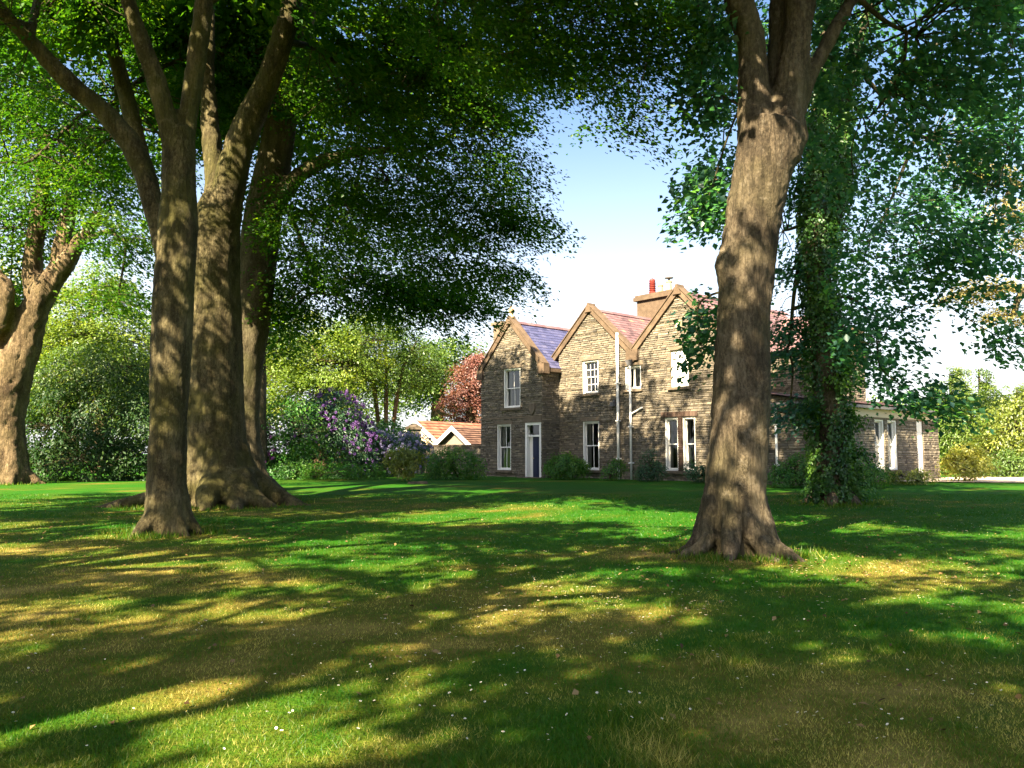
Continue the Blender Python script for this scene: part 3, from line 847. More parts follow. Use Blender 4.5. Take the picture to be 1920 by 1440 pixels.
while z < 1.85:
    h = rs.uniform(.1, .2); s = 0
    while s < LW:
        w = rs.uniform(.2, .6); mb.cur = rs.uniform(.2, .75); gwbox(mb, s + .01, min(s + w - .01, LW), .15, .2 + rs.uniform(0, .04), z + .01, min(z + h - .01, 1.85)); s += w
    z += h
tag(mb.build('stonework', M['stone'], GW), kind='stuff')
mb = MB(); s = 0
while s < LW:
    w = rs.uniform(.6, .9); mb.cur = rs.uniform(.3, .7); gwbox(mb, s + .01, s + w - .01, -.26, .28, 1.852, 1.97); s += w
mb.build('coping', M['dressed_stone'], GW)
c = at(775, 870, 49.4); GP = thing('gate_pillar', 'square stone gate pillar at the end of the garden wall', 'pillar', (c[0], c[1], 0), R(10))
mb = MB(); mb.box(-.4, .4, -.4, .4, 0, 2.9); mb.build('shaft', M['stone'], GP)
mb = MB(); mb.box(-.5, .5, -.5, .5, 2.9, 3.08); mb.hexa([(-.42, -.42, 3.08), (.42, -.42, 3.08), (.42, .42, 3.08), (-.42, .42, 3.08), (-.1, -.1, 3.3), (.1, -.1, 3.3), (.1, .1, 3.3), (-.1, .1, 3.3)]); mb.build('cap', M['dressed_stone'], GP)
# stone slab in the grass
c = at(783, 913, 33); mb = MB()
zz = float(ground_z(c[0], c[1]))
mb.cur = .15
mb.hexa([(-.42, -.22, 0), (.4, -.25, 0), (.43, .2, 0), (-.4, .24, 0), (-.39, -.2, .1), (.36, -.22, .13), (.38, .18, .12), (-.37, .2, .09)])
o = mb.build('stone_slab', M['dressed_stone']); o.location = (c[0], c[1], zz - .02); o.rotation_euler = (0, 0, R(6)); tag(o, 'small flat stone slab lying in the far lawn', 'slab')

# ------------------------------------------------------------------ foliage
def leaf_arrays(C, Nn, D, Ln, Wd):
    S = norm(np.cross(Nn, D)); D = norm(np.cross(S, Nn))
    Ln = Ln[:, None]; Wd = Wd[:, None]
    base = C - D * Ln * .5; tip = C + D * Ln * .5 - Nn * Ln * .08
    lf = C + S * Wd * .5 + Nn * Wd * .14 - D * Ln * .06; rt = C - S * Wd * .5 + Nn * Wd * .14 - D * Ln * .06
    V = np.stack([base, rt, tip, lf], 1).reshape(-1, 3)
    k = np.arange(len(C))[:, None] * 4
    return V, np.concatenate([k + np.array([[0, 1, 2]]), k + np.array([[0, 2, 3]])], 1).reshape(-1, 3)


class Crown:
    def __init__(self, seed):
        self.rng = np.random.default_rng(seed)
        self.C = []; self.N = []; self.D = []; self.L = []; self.T = []; self.twV = []; self.twF = []; self.nb = 0; self.paths = []

    def wood(self, P, r, n=5):
        V, F = tube(np.asarray(P, float), np.asarray(r, float), n if n % 2 == 0 else n + 1)
        self.twV.append(V); self.twF.append(F + self.nb); self.nb += len(V)

    def bough(self, c, rad, n, spray, per, leaf, axis, src=None, src_r=.09, droop=.25, shell=.5, twigs=True, tilt=.35, flat=.12, tint=.5, vert=0.0):
        rng = self.rng
        c = np.asarray(c, float); rad = np.asarray(rad, float)
        d = norm(rng.normal(size=(n, 3))); u = rng.random(n) ** (1 / (3 + 4 * shell))
        Pt = c + d * u[:, None] * rad
        axis = np.asarray(axis, float)
        oh = Pt - axis; oh[:, 2] = 0
        out = norm(oh + (Pt - c) * .6 * np.array([1, 1, 0]) + rng.normal(size=(n, 3)) * .4 * np.array([1, 1, .3]))
        up = np.array([0, 0, 1.0])
        sn = norm(up + out * tilt + rng.normal(size=(n, 3)) * .22)
        if vert: sn = norm(sn * (1 - vert) + norm((Pt - c) / rad) * vert)
        sr = spray * rng.uniform(.6, 1.35, n)
        if src is not None:
            src = np.asarray(src, float)
            if self.paths:                    # grow from the nearest wood of this tree
                A_ = np.vstack(self.paths); j = np.argmin(((A_[:, :3] - c) ** 2).sum(1))
                if np.linalg.norm(A_[j, :3] - c) < np.linalg.norm(src - c):
                    src = A_[j, :3]; src_r = min(src_r, A_[j, 3] * 1.2)
            mid = (src + c) / 2 + np.array([0, 0, .12 * np.linalg.norm(c - src)]) + rng.normal(size=3) * .12
            path = catmull([src, mid, c, c + (c - mid) * .5 * np.array([1, 1, .2])], 6)
            rr_ = np.linspace(src_r, max(src_r * .3, .008), len(path))
            self.wood(path, rr_, 8); self.paths.append(np.concatenate([path, rr_[:, None]], 1))
        else:
            path = np.array([c])
        if twigs:
            for k in range(n):
                j = np.argmin(((path - Pt[k]) ** 2).sum(1)); b = path[max(j - 1, 0)]
                if rng.random() < .6:
                    m = (b + Pt[k]) / 2 + np.array([0, 0, .08]) + rng.normal(size=3) * .08
                    e = Pt[k] + out[k] * sr[k] * .5
                    L_ = np.linalg.norm(e - b)
                    self.wood(catmull([b, m, Pt[k], e], 2), np.linspace(min(.007 + .009 * L_, src_r * .5), .004, 7), 4)
        per_ = np.maximum((per * (sr / spray) ** 1.6).astype(int), 4)
        idx = np.repeat(np.arange(n), per_); m = len(idx)
        a = rng.uniform(0, 2 * math.pi, m); q = np.sqrt(rng.random(m))
        s0 = sn[idx]; o0 = norm(out[idx] - s0 * (out[idx] * s0).sum(1, keepdims=True)); l0 = np.cross(s0, o0)
        x = q * np.cos(a) * 1.3; y = q * np.sin(a) * .85
        R_ = sr[idx][:, None]
        pos = Pt[idx] + o0 * x[:, None] * R_ + l0 * y[:, None] * R_ + s0 * rng.normal(size=(m, 1)) * flat * R_ - up * (droop * (q ** 2))[:, None] * R_
        ln = norm(s0 + rng.normal(size=(m, 3)) * .42)
        ld = norm(o0 * (.7 + .6 * x[:, None]) + l0 * y[:, None] * 1.2 + rng.normal(size=(m, 3)) * .4 - up * .25)
        self.C.append(pos); self.N.append(ln); self.D.append(ld)
        self.L.append(leaf * rng.uniform(.6, 1.25, m))
        self.T.append(np.clip(tint + rng.normal(size=n)[idx] * .16 + rng.normal(size=m) * .13, 0, 1))

    def clumps(self, c, rad, N, axis, src, src_r=.12, leaf=.27, size=1.3, tint=.5):
        """an upper crown of separate dense leaf masses with open sky between them"""
        rng = self.rng
        d = norm(rng.normal(size=(N, 3))); u = rng.random(N) ** .45
        for p in np.asarray(c, float) + d * u[:, None] * np.asarray(rad, float):
            k = rng.uniform(.6, 1.35)
            self.bough(p, (size * k, size * k, size * .5 * k), max(int(12 * k * k), 5), .5 * size, int(40 * size / 1.3), leaf, axis, src, src_r, tint=tint, twigs=False)

    def build(self, parent, leafmat, barkmat, name='crown', wname='branches', aspect=.62):
        if self.nb:
            me = tri_mesh(wname, np.vstack(self.twV), np.vstack(self.twF), barkmat, smooth=True)
            w = link(wname, me, parent)
            tag(w, kind='stuff')
        C = np.vstack(self.C); L_ = np.concatenate(self.L)
        V, F = leaf_arrays(C, np.vstack(self.N), np.vstack(self.D), L_, L_ * aspect)
        me = tri_mesh(name, V, F, leafmat, tint=np.repeat(np.concatenate(self.T), 2))
        o = link(name, me, parent)
        tag(o, kind='stuff')
        return o, len(C)


STATS = {}


def remeshed(name, parts, voxel, mat, parent, disp=.03, seed=0, bumps=()):
    """limbs and roots grown together into one continuous skin, then roughened"""
    Vs, Fs, nb = [], [], 0
    for P, r in parts:
        V, F = tube(P, r, 16)
        Vs.append(V); Fs.append(F + nb); nb += len(V)
    me = tri_mesh(name + '_raw', np.vstack(Vs), np.vstack(Fs), mat)
    o = link(name + '_raw', me)
    md = o.modifiers.new('r', 'REMESH'); md.mode = 'VOXEL'; md.voxel_size = voxel; md.use_smooth_shade = True
    sm = o.modifiers.new('s', 'SMOOTH'); sm.iterations = 5; sm.factor = .5
    dg = bpy.context.evaluated_depsgraph_get()
    out = bpy.data.meshes.new_from_object(o.evaluated_get(dg))
    bpy.data.objects.remove(o); bpy.data.meshes.remove(me)
    n = len(out.vertices)
    co = np.empty(n * 3, np.float32); no = np.empty(n * 3, np.float32)
    out.vertices.foreach_get('co', co); out.vertex_normals.foreach_get('vector', no)
    co = co.reshape(-1, 3); no = no.reshape(-1, 3)
    h = np.empty(n, np.float32)
    for i in range(n):
        x, y, z = co[i]
        h[i] = 1.3 * mnoise.noise(Vector((x * 1.1 + seed, y * 1.1, z * .38))) + .7 * mnoise.noise(Vector((x * 3.1, y * 3.1 + seed, z * .8))) + .45 * mnoise.noise(Vector((x * 6, y * 6, z * 3.0 + seed))) - .5 * max(0, .35 - abs(mnoise.noise(Vector((x * 9 + seed, y * 9, z * 2.2))))) + .3 * mnoise.noise(Vector((x * 16, y * 16, z * 14)))
    co = co + no * (h * disp)[:, None]
    for c, r, amt in bumps:
        d = np.linalg.norm(co - np.array(c), axis=1)
        co = co + no * (amt * np.exp(-(d / r) ** 2))[:, None]
    out.vertices.foreach_set('co', co.astype(np.float32).ravel())
    out.polygons.foreach_set('use_smooth', np.ones(len(out.polygons), bool))
    out.materials.clear(); out.materials.append(mat); out.name = name
    out.update()
    return link(name, out, parent)


def stem(pts, n=7):
    """pts: (point, radius) -> smooth path and radii"""
    P = np.array([p for p, r in pts], float); r = np.array([[q[1], 0, 0] for q in pts], float)
    return catmull(P, n), np.maximum(catmull(r, n)[:, 0], .01)


def roots(base, r, n, reach, seed, h=.9):
    rg = np.random.default_rng(seed); out = []
    for k in range(n):
        a = 2 * math.pi * (k + rg.uniform(-.3, .3)) / n
        d = np.array([math.cos(a), math.sin(a), 0]); R_ = reach * rg.uniform(.7, 1.25)
        side = np.array([-d[1], d[0], 0]) * rg.uniform(-.25, .25)
        b = np.asarray(base, float)
        out.append(stem([(b + d * r * .35 + [0, 0, h * 1.5], r * .42), (b + d * r * .72 + [0, 0, h * .7], r * .4), (b + d * (r + (R_ - r) * .35) + side * .3 + [0, 0, h * .2], r * .3), (b + d * (r + (R_ - r) * .7) + side * .7 + [0, 0, .0], r * .19), (b + d * R_ + side + [0, 0, -.1], r * .1)]))
    return out


def px_r(px, Y):           # half a width in picture points -> metres
    return px * .5 * Y / F_PX


def P_(px, py, Y, w):
    return (at(px, py, Y), px_r(w, Y))


# ---- slender beech, front left
Y1 = 14.6
bx, by = at(315, 1000, Y1)[:2]
T1 = thing('beech_tree', 'slender mossy beech trunk standing nearest on the left', 'tree', (0, 0, 0), 0, 'big beeches on the left')
base = np.array([bx, by, 0])
parts = [stem([(base + [0, 0, -.3], .47), (base + [0, 0, .25], .40), P_(314, 900, Y1, 68), P_(316, 800, Y1, 66), P_(319, 690, Y1, 72), P_(323, 560, Y1, 72), P_(330, 440, Y1, 70), P_(334, 350, Y1, 64), P_(336, 285, Y1, 62), P_(342, 240, Y1, 44)]),
         stem([P_(332, 330, Y1, 46), P_(318, 240, Y1 - .1, 40), P_(292, 150, Y1 - .2, 37), P_(262, 70, Y1 - .3, 36), P_(236, -20, Y1 - .4, 34), P_(215, -160, Y1 - .5, 30), P_(180, -420, Y1 - .5, 18)]),
         stem([P_(338, 320, Y1, 46), P_(352, 225, Y1 + .1, 38), P_(366, 125, Y1 + .1, 33), P_(382, 10, Y1 + .1, 29), P_(392, -160, Y1 + .1, 26), P_(400, -440, Y1, 15)]),
         stem([P_(318, 520, Y1 + .3, 34), P_(292, 400, Y1 + .6, 40), P_(262, 300, Y1 + .7, 42), P_(200, 215, Y1 + .6, 38), P_(120, 145, Y1 + .4, 36), P_(55, 75, Y1 + .1, 33), P_(-10, 10, Y1 - .2, 31), P_(-120, -90, Y1 - .6, 24)])]
parts += roots(base, .4, 6, .85, 3, .5)
remeshed('trunk', parts, .042, M['bark_beech'], T1, .036, 1)
ax1 = base
cr = Crown(101)
f1 = [at(236, -20, Y1 - .4), at(382, 10, Y1 + .1), at(55, 75, Y1), at(392, -160, Y1), at(215, -160, Y1 - .4)]
for (px, py, Y, rx, ry, rz, n, s) in [
    (110, -40, 17, 2.4, 2.2, 1.0, 70, 2), (400, -220, 16.5, 3.2, 3.2, 1.3, 90, 1), (680, -150, 15, 2.3, 2.6, 1.0, 80, 1), (870, 0, 14, 1.7, 2.2, .75, 80, 1),
    (1070, 40, 13, 1.25, 1.7, .85, 120, 3), (1220, 70, 12.6, .5, .8, .65, 50, 3), (1130, -60, 13, 1.5, 1.6, .6, 60, 3), (980, 60, 13.4, .9, 1.2, .7, 44, 3), (1185, 225, 12.3, .36, .4, .26, 13, 3), (1160, 165, 12.4, .2, .3, .2, 6, 3), (960, 110, 13.2, .8, 1.1, .5, 26, 3), (1130, 130, 12.8, .5, .6, .45, 16, 3), (-150, 0, 14, 2.5, 2.5, 1.6, 60, 2)]:
    cr.bough(at(px, py, Y), (rx, ry, rz), n, .55, 70, .09, ax1, f1[s], .085, droop=.35, tint=.45)
for (x, y, z, rx, ry, rz, n) in [(-6, 13, 16, 5, 5, 3.6, 90), (-10.5, 10, 13, 4, 4, 3, 90), (-3, 16, 19, 4, 4, 2.6, 50), (-2.5, 11, 13.5, 3, 3.5, 2, 50), (-6, 17, 15, 4, 3.5, 2.2, 50)]:
    cr.clumps((x, y, z), (rx, ry, rz), int(n * .26), ax1, f1[4] + [0, 0, 2])
cr.build(T1, M['beech_leaf'], M['bark_dark'])

# ---- great beech behind it
Y2 = 22.0
bx, by = at(415, 945, Y2)[:2]
base = np.array([bx, by, float(ground_z(bx, by))])
T2 = thing('beech_tree', 'massive old beech with a flared grey buttressed base behind the slender trunk', 'tree', (0, 0, 0), 0, 'big beeches on the left')
parts = [stem([(base + [0, 0, -.4], 1.2), (base + [0, 0, .3], .95), P_(408, 860, Y2, 112), P_(404, 780, Y2, 108), P_(402, 690, Y2, 106), P_(402, 570, Y2, 98), P_(403, 470, Y2, 96), P_(408, 400, Y2, 84), P_(420, 350, Y2, 50)]),
         stem([P_(412, 520, Y2, 66), P_(424, 390, Y2 - .2, 60), P_(446, 285, Y2 - .3, 54), P_(478, 210, Y2 - .4, 50), P_(505, 150, Y2 - .5, 46), P_(530, 75, Y2 - .6, 44), P_(552, -10, Y2 - .7, 40), P_(575, -120, Y2 - .8, 34), P_(590, -330, Y2 - 1, 20)]),
         stem([P_(400, 500, Y2 + .2, 46), P_(404, 380, Y2 + .3, 42), P_(398, 260, Y2 + .4, 36), P_(388, 150, Y2 + .5, 32), P_(392, 20, Y2 + .6, 28), P_(400, -150, Y2 + .6, 20)]),
         stem([P_(372, 640, Y2 + .3, 40), P_(330, 500, Y2 + .8, 38), P_(285, 380, Y2 + 1, 36), P_(255, 250, Y2 + 1, 34), P_(225, 140, Y2 + .9, 30), P_(195, 30, Y2 + .8, 26), P_(175, -120, Y2 + .8, 18)])]
parts += roots(base, .95, 8, 2.1, 8, 1.0)
parts += [stem([(base + [-.6, -.5, .7], .4), (base + [-1.4, -.9, .28], .25), (base + [-2.6, -1.0, -.02], .14), (base + [-3.4, -1.1, -.12], .08)]),
          stem([(base + [.6, -.5, .7], .4), (base + [1.1, -.8, .22], .25), (base + [1.7, -1.0, -.05], .14), (base + [2.1, -1.1, -.14], .08)])]
remeshed('trunk', parts, .068, M['bark_beech'], T2, .055, 5)
cr = Crown(202)
f2 = [at(530, 75, Y2 - .6), at(388, 150, Y2 + .5), at(225, 140, Y2 + .9), at(446, 285, Y2 - .3), at(575, -120, Y2 - .8)]
for (px, py, Y, rx, ry, rz, n, s) in [
    (220, 230, 26.5, 3.6, 2.2, 2.2, 110, 2), (60, 300, 24, 2.4, 2.5, 1.6, 60, 2), (420, 100, 27, 3.4, 2.2, 2.2, 110, 1), (680, 180, 25.5, 2.8, 2.6, 1.8, 130, 0),
    (800, 110, 22.5, 2.4, 3, 1.6, 120, 0), (900, 230, 22, 1.5, 2.4, 1.2, 80, 0), (760, 330, 22.5, 2.5, 2.6, 1.3, 120, 3), (900, 380, 22, 1.5, 2.2, .9, 80, 3),
    (985, 420, 21.5, .9, 1.3, .35, 36, 3), (840, 480, 22.2, 1.7, 2, .75, 80, 3), (930, 520, 22, .95, 1.2, .4, 30, 3), (620, 420, 23.5, 2.0, 2.4, 1.3, 90, 3), (1010, 120, 21, 1.1, 1.6, 1.0, 40, 4), (960, 320, 21.8, .7, 1.2, .4, 20, 0)]:
    cr.bough(at(px, py, Y), (rx, ry, rz), n, .75, 76, .12, base, f2[s], .11, droop=.35, tint=.45)
for (x, y, z, rx, ry, rz, n) in [(-8, 22, 18, 6, 5.5, 3.5, 110), (-1.5, 20.5, 13, 4, 3.8, 2, 32), (-13, 22, 15, 4, 4, 3, 60)]:
    cr.clumps((x, y, z), (rx, ry, rz), int(n * .3), base, f2[4] + [0, 0, 3], .16, .3, 1.5)
cr.build(T2, M['beech_leaf'], M['bark_dark'])

# ---- dark leaning beech behind
Y3 = 27.5
bx, by = at(468, 905, Y3)[:2]
base = np.array([bx, by, float(ground_z(bx, by))])
T3 = thing('beech_tree', 'dark beech trunk leaning right out from behind the massive beech', 'tree', (0, 0, 0), 0, 'big beeches on the left')
parts = [stem([(base + [0, 0, -.3], .8), (base + [0, 0, .5], .6), P_(460, 800, Y3, 52), P_(464, 700, Y3, 56), P_(472, 600, Y3, 66), P_(486, 460, Y3, 72), P_(506, 340, Y3, 68), P_(528, 230, Y3, 60), P_(552, 120, Y3, 50), P_(575, 0, Y3, 42), P_(590, -160, Y3, 28)]),
         stem([P_(500, 400, Y3, 44), P_(560, 330, Y3 - .4, 30), P_(640, 290, Y3 - .8, 22), P_(740, 280, Y3 - 1.2, 14)])]
parts += roots(base, .6, 6, 1.3, 18, .7)
remeshed('trunk', parts, .085, M['bark_dark'], T3, .04, 9)
cr = Crown(303)
f3 = [at(506, 340, Y3), at(640, 290, Y3 - .8), at(552, 120, Y3)]
for (px, py, Y, rx, ry, rz, n, s) in [
    (600, 540, 28, 2.2, 2.2, 1.2, 64, 0), (700, 540, 27.5, 2.2, 2.4, 1.1, 76, 1), (800, 570, 27, 1.7, 2, .7, 56, 1), (580, 400, 29, 2.8, 2.6, 1.8, 60, 0),
    (720, 420, 29, 2.6, 2.4, 1.4, 60, 1), (560, 230, 30, 3.5, 3, 2.4, 56, 2), (700, 240, 29, 2.6, 2.6, 1.8, 44, 2), (870, 560, 27, .9, 1.2, .45, 26, 1), (540, 600, 29, 1.0, 1.2, .7, 24, 0)]:
    cr.bough(at(px, py, Y), (rx, ry, rz), n, .9, 70, .16, base, f3[s], .12, droop=.35, tint=.45)
for (x, y, z, rx, ry, rz, n) in [(-10, 28, 16.5, 4, 4.5, 3.5, 60), (-11.5, 31, 17, 4, 4, 4, 70), (-4, 27, 13, 3.4, 3.4, 2, 16)]:
    cr.clumps((x, y, z), (rx, ry, rz), int(n * .34), base, f3[2] + [0, 0, 4], .16, .32, 1.6)
cr.build(T3, M['beech_leaf'], M['bark_dark'])

# ---- tree at the left edge
Y4 = 32.5
bx, by = at(10, 915, Y4)[:2]
base = np.array([bx, by, float(ground_z(bx, by))])
T4 = thing('sweet_chestnut_tree', 'gnarled forked trunk with a knothole at the left edge of the lawn', 'tree', (0, 0, 0))
parts = [stem([(base + [0, 0, -.3], .95), (base + [0, 0, .5], .8), P_(8, 830, Y4, 70), P_(12, 760, Y4, 70), P_(22, 700, Y4, 70), P_(46, 640, Y4, 54), P_(64, 580, Y4, 52), P_(92, 530, Y4, 50), P_(118, 500, Y4, 36), P_(150, 455, Y4, 28), P_(185, 400, Y4, 20)]),
         stem([P_(20, 730, Y4, 52), P_(-6, 690, Y4, 40), P_(-14, 640, Y4 - .3, 32), P_(8, 600, Y4 - .6, 28), P_(14, 560, Y4 - .8, 26), P_(0, 520, Y4 - 1, 24), P_(-40, 490, Y4 - 1, 18)]),
         stem([P_(68, 590, Y4, 46), P_(62, 520, Y4 + .2, 38), P_(66, 450, Y4 + .2, 32), P_(80, 360, Y4 + .2, 26), P_(84, 250, Y4, 18)]),
         stem([P_(98, 530, Y4, 34), P_(115, 460, Y4 + .2, 30), P_(128, 400, Y4 + .4, 26), P_(140, 310, Y4 + .4, 18)])]
parts += roots(base, .75, 8, 1.4, 28, .7)
kn = at(62, 622, Y4 - .62)
remeshed('trunk', parts, .09, M['bark_pale'], T4, .1, 14, bumps=((kn, .16, -.16), (kn + [.05, 0, .26], .14, .07), (kn + [-.2, 0, -.1], .15, .06), (at(30, 715, Y4 - .8), .35, .15)))
cr = Crown(404)
f4 = [at(84, 300, Y4), at(150, 455, Y4), at(140, 330, Y4)]
for (px, py, Y, rx, ry, rz, n, s) in [
    (40, 420, 33, 2.2, 2.4, 1.6, 60, 0), (140, 330, 33, 2.6, 2.4, 1.8, 70, 2), (230, 450, 31.5, 1.6, 2, 1.3, 46, 1), (40, 220, 34, 4, 3, 2.4, 90, 0), (220, 560, 31.5, 1.1, 1.4, .8, 26, 1), (20, 540, 34.5, 1.5, 1.6, 1.0, 22, 1), (230, 300, 34, 3, 3, 2, 70, 2), (-80, 380, 32, 2.4, 2.6, 2.2, 50, 0)]:
    cr.bough(at(px, py, Y), (rx, ry, rz), n, .95, 60, .19, base, f4[s], .12, droop=.3, tint=.6)
cr.bough((base[0], base[1], 19), (6, 5, 4), 90, 1.4, 55, .32, base, f4[0] + [0, 0, 3], .16)
cr.build(T4, M['beech_leaf'], M['bark_dark'])

# ---- great trunk at the right
Y5 = 11.8
bx, by = at(1378, 1030, Y5)[:2]
base = np.array([bx, by, 0])
T5 = thing('plane_tree', 'huge forked brown trunk with spreading roots on the right lawn', 'tree', (0, 0, 0))
parts = [stem([(base + [0, 0, -.3], .4), (base + [-.02, 0, .25], .42), P_(1376, 930, Y5, 108), P_(1384, 850, Y5, 106), P_(1388, 770, Y5, 104), P_(1394, 680, Y5, 104), P_(1399, 580, Y5, 102), P_(1404, 500, Y5, 104), P_(1412, 420, Y5, 104), P_(1428, 340, Y5, 104), P_(1442, 280, Y5, 112), P_(1450, 235, Y5, 118)]),
         stem([P_(1432, 310, Y5, 80), P_(1418, 215, Y5, 62), P_(1413, 140, Y5, 54), P_(1408, 75, Y5, 52), P_(1388, 0, Y5, 54), P_(1360, -90, Y5, 48), P_(1320, -260, Y5, 34)]),
         stem([P_(1462, 300, Y5, 84), P_(1476, 220, Y5, 74), P_(1486, 140, Y5, 62), P_(1494, 70, Y5, 58), P_(1500, 0, Y5, 58), P_(1510, -120, Y5, 52), P_(1520, -320, Y5, 34)]),
         stem([P_(1452, 250, Y5 + .1, 40), P_(1452, 160, Y5 + .15, 30), P_(1456, 80, Y5 + .2, 28), P_(1460, 0, Y5 + .2, 30), P_(1462, -140, Y5 + .3, 22)]),
         stem([P_(1496, 210, Y5, 40), P_(1520, 140, Y5 + .1, 34), P_(1548, 88, Y5 + .15, 30), P_(1572, 45, Y5 + .2, 27), P_(1602, -10, Y5 + .3, 25), P_(1680, -140, Y5 + .5, 18)])]
rg = np.random.default_rng(4)
for a, reach in ((-2.75, .95), (-1.95, .72), (-1.35, .78), (-.75, .95), (-.1, .85), (.6, .8), (1.4, .8), (2.2, .85), (3.0, .8)):
    d = np.array([math.cos(a), math.sin(a), 0]); sd = np.array([-d[1], d[0], 0]) * rg.uniform(-.1, .1)
    parts.append(stem([(base + d * .28 + [0, 0, .9], .15), (base + d * .42 + [0, 0, .46], .135), (base + d * .58 + sd + [0, 0, .17], .11), (base + d * (reach * .95) + sd + [0, 0, .04], .085), (base + d * reach * 1.2 + sd * 2 + [0, 0, -.05], .06)]))
remeshed('trunk', parts, .036, M['bark_plane'], T5, .044, 21, bumps=((at(1345, 495, Y5 - .05), .2, .12), (at(1515, 255, Y5), .2, .1), (at(1400, 640, Y5 - .5), .3, .03)))
cr = Crown(505)
f5 = [at(1360, -90, Y5), at(1510, -120, Y5), at(1602, -10, Y5 + .3), at(1413, 140, Y5), at(1404, 560, Y5)]
for (px, py, Y, rx, ry, rz, n, s) in [
    (1700, 60, 13, 1.6, 1.8, .9, 44, 2), (1870, 60, 12.5, 1.2, 1.6, .9, 46, 2), (1900, 260, 12.5, .7, 1.2, .8, 26, 2), (1640, 210, 13.5, 1.3, 1.6, .7, 26, 2), (1860, 470, 13.5, .85, 1.2, .5, 22, 2),
    (1690, 480, 14, 1.2, 1.5, .6, 20, 2), (1760, 560, 14, 1.0, 1.2, .5, 17, 2), (1650, 640, 13.6, .65, .8, .45, 16, 2), (1720, 740, 13.4, .5, .6, .26, 14, 2), (1770, 770, 13.2, .22, .3, .2, 6, 2), (1890, 640, 13.5, .35, .5, .25, 7, 2),
    (1325, 380, 12.4, .3, .5, .38, 12, 3), (1300, 350, 12.6, .1, .4, .3, 4, 3), (1320, 180, 12.6, .42, .8, .5, 20, 0), (1330, 70, 12.6, .5, .8, .5, 20, 0), (1590, 170, 13.4, .7, .8, .6, 14, 2), (1600, 330, 13.6, .5, .7, .6, 8, 2), (1800, 330, 13.6, .8, 1.0, .6, 10, 2), (1780, 180, 13.4, 1.0, 1.2, .6, 14, 2), (1312, 640, 12.5, .16, .25, .28, 8, 4), (1328, 585, 12.6, .14, .2, .22, 6, 4)]:
    cr.bough(at(px, py, Y), (rx, ry, rz), n, .4, 46, .115, base, f5[s] if s != 4 else at(1370, 540, 12.2), .05 if s < 3 else .02, droop=.4, tint=.42, flat=.3)
for (x, y, z, rx, ry, rz, n) in [(3.5, 11.5, 15, 5, 5, 3.4, 120), (3, 16, 17.5, 4, 4, 3, 90), (7, 12, 11.5, 3.4, 3.8, 2.2, 60), (1, 11, 11.5, 3, 3.2, 1.6, 46), (4, 7.5, 12, 4, 3, 2.2, 50)]:
    cr.clumps((x, y, z), (rx, ry, rz), int(n * .24), base, f5[1] + [0, 0, 1.5])
cr.build(T5, M['lime_leaf'], M['bark_dark'], aspect=.8)

# ---- ivy-clad tree
Y6 = 22.4
bx, by = at(1562, 942, Y6)[:2]
base = np.array([bx, by, float(ground_z(bx, by))])
T6 = thing('ivy_clad_tree', 'tree wrapped in dark ivy standing right of the huge trunk', 'tree', (0, 0, 0))
stems6 = [stem([(base + [0, 0, -.3], .62), (base + [0, 0, .5], .46), P_(1556, 840, Y6, 56), P_(1552, 740, Y6, 54), P_(1546, 640, Y6, 52), P_(1536, 540, Y6, 50), P_(1530, 440, Y6, 48), P_(1532, 340, Y6, 44), P_(1536, 240, Y6, 38), P_(1545, 120, Y6, 28), P_(1556, -30, Y6, 18), P_(1562, -140, Y6, 8)]),
          stem([P_(1536, 520, Y6, 36), P_(1560, 420, Y6 + .2, 32), P_(1580, 330, Y6 + .3, 28), P_(1578, 250, Y6 + .4, 24), P_(1600, 120, Y6 + .5, 20), P_(1650, -60, Y6 + .6, 14)])]
parts = stems6 + roots(base, .48, 6, 1.1, 38, .6)
remeshed('trunk', parts, .07, M['bark_plane'], T6, .03, 33)
cr = Crown(606); rg = cr.rng
for (P, r), n, lo in ((stems6[0], 30000, .12), (stems6[1], 7000, .1)):
    k = rg.integers(2, len(P) - 4, n); a = rg.uniform(0, 2 * math.pi, n)
    tt = rg.random(n)[:, None]
    c = P[k] * (1 - tt) + P[k + 1] * tt
    d = np.stack([np.cos(a), np.sin(a), np.zeros(n)], 1)
    zz = c[:, 2]
    thick = .16 + .16 * fbm(a * 1.3 + 5, zz * .9, 3) + .12 * np.exp(-((zz - 3.6) / 1.2) ** 2)
    # bare strip of bark low on the left front
    bare = (np.abs(((a - (-1.95) + math.pi) % (2 * math.pi)) - math.pi) < .5) & (zz < 4.2) & (fbm(a * 2, zz * 1.3, 2) < .58)
    keep = ~bare & (rg.random(n) < smooth01(.3, .55, fbm(a * 1.9 + 31, zz * .8 + 3, 3)) + .5)
    pos = c + d * (r[k][:, None] * .95 + thick[:, None] * rg.random((n, 1)) ** .6)
    cr.C.append(pos[keep]); cr.N.append(norm(d + rg.normal(size=(n, 3)) * .5 + [0, 0, .35])[keep]); cr.D.append(norm(rg.normal(size=(n, 3)) * .5 + [0, 0, -1])[keep])
    cr.L.append((.085 * rg.uniform(.6, 1.3, n))[keep])
    cr.T.append(np.clip(.5 + .5 * (fbm(a * 1.5, zz * 1.2, 3) - .5) * 2 + .1 * rg.normal(size=n), 0, 1)[keep])
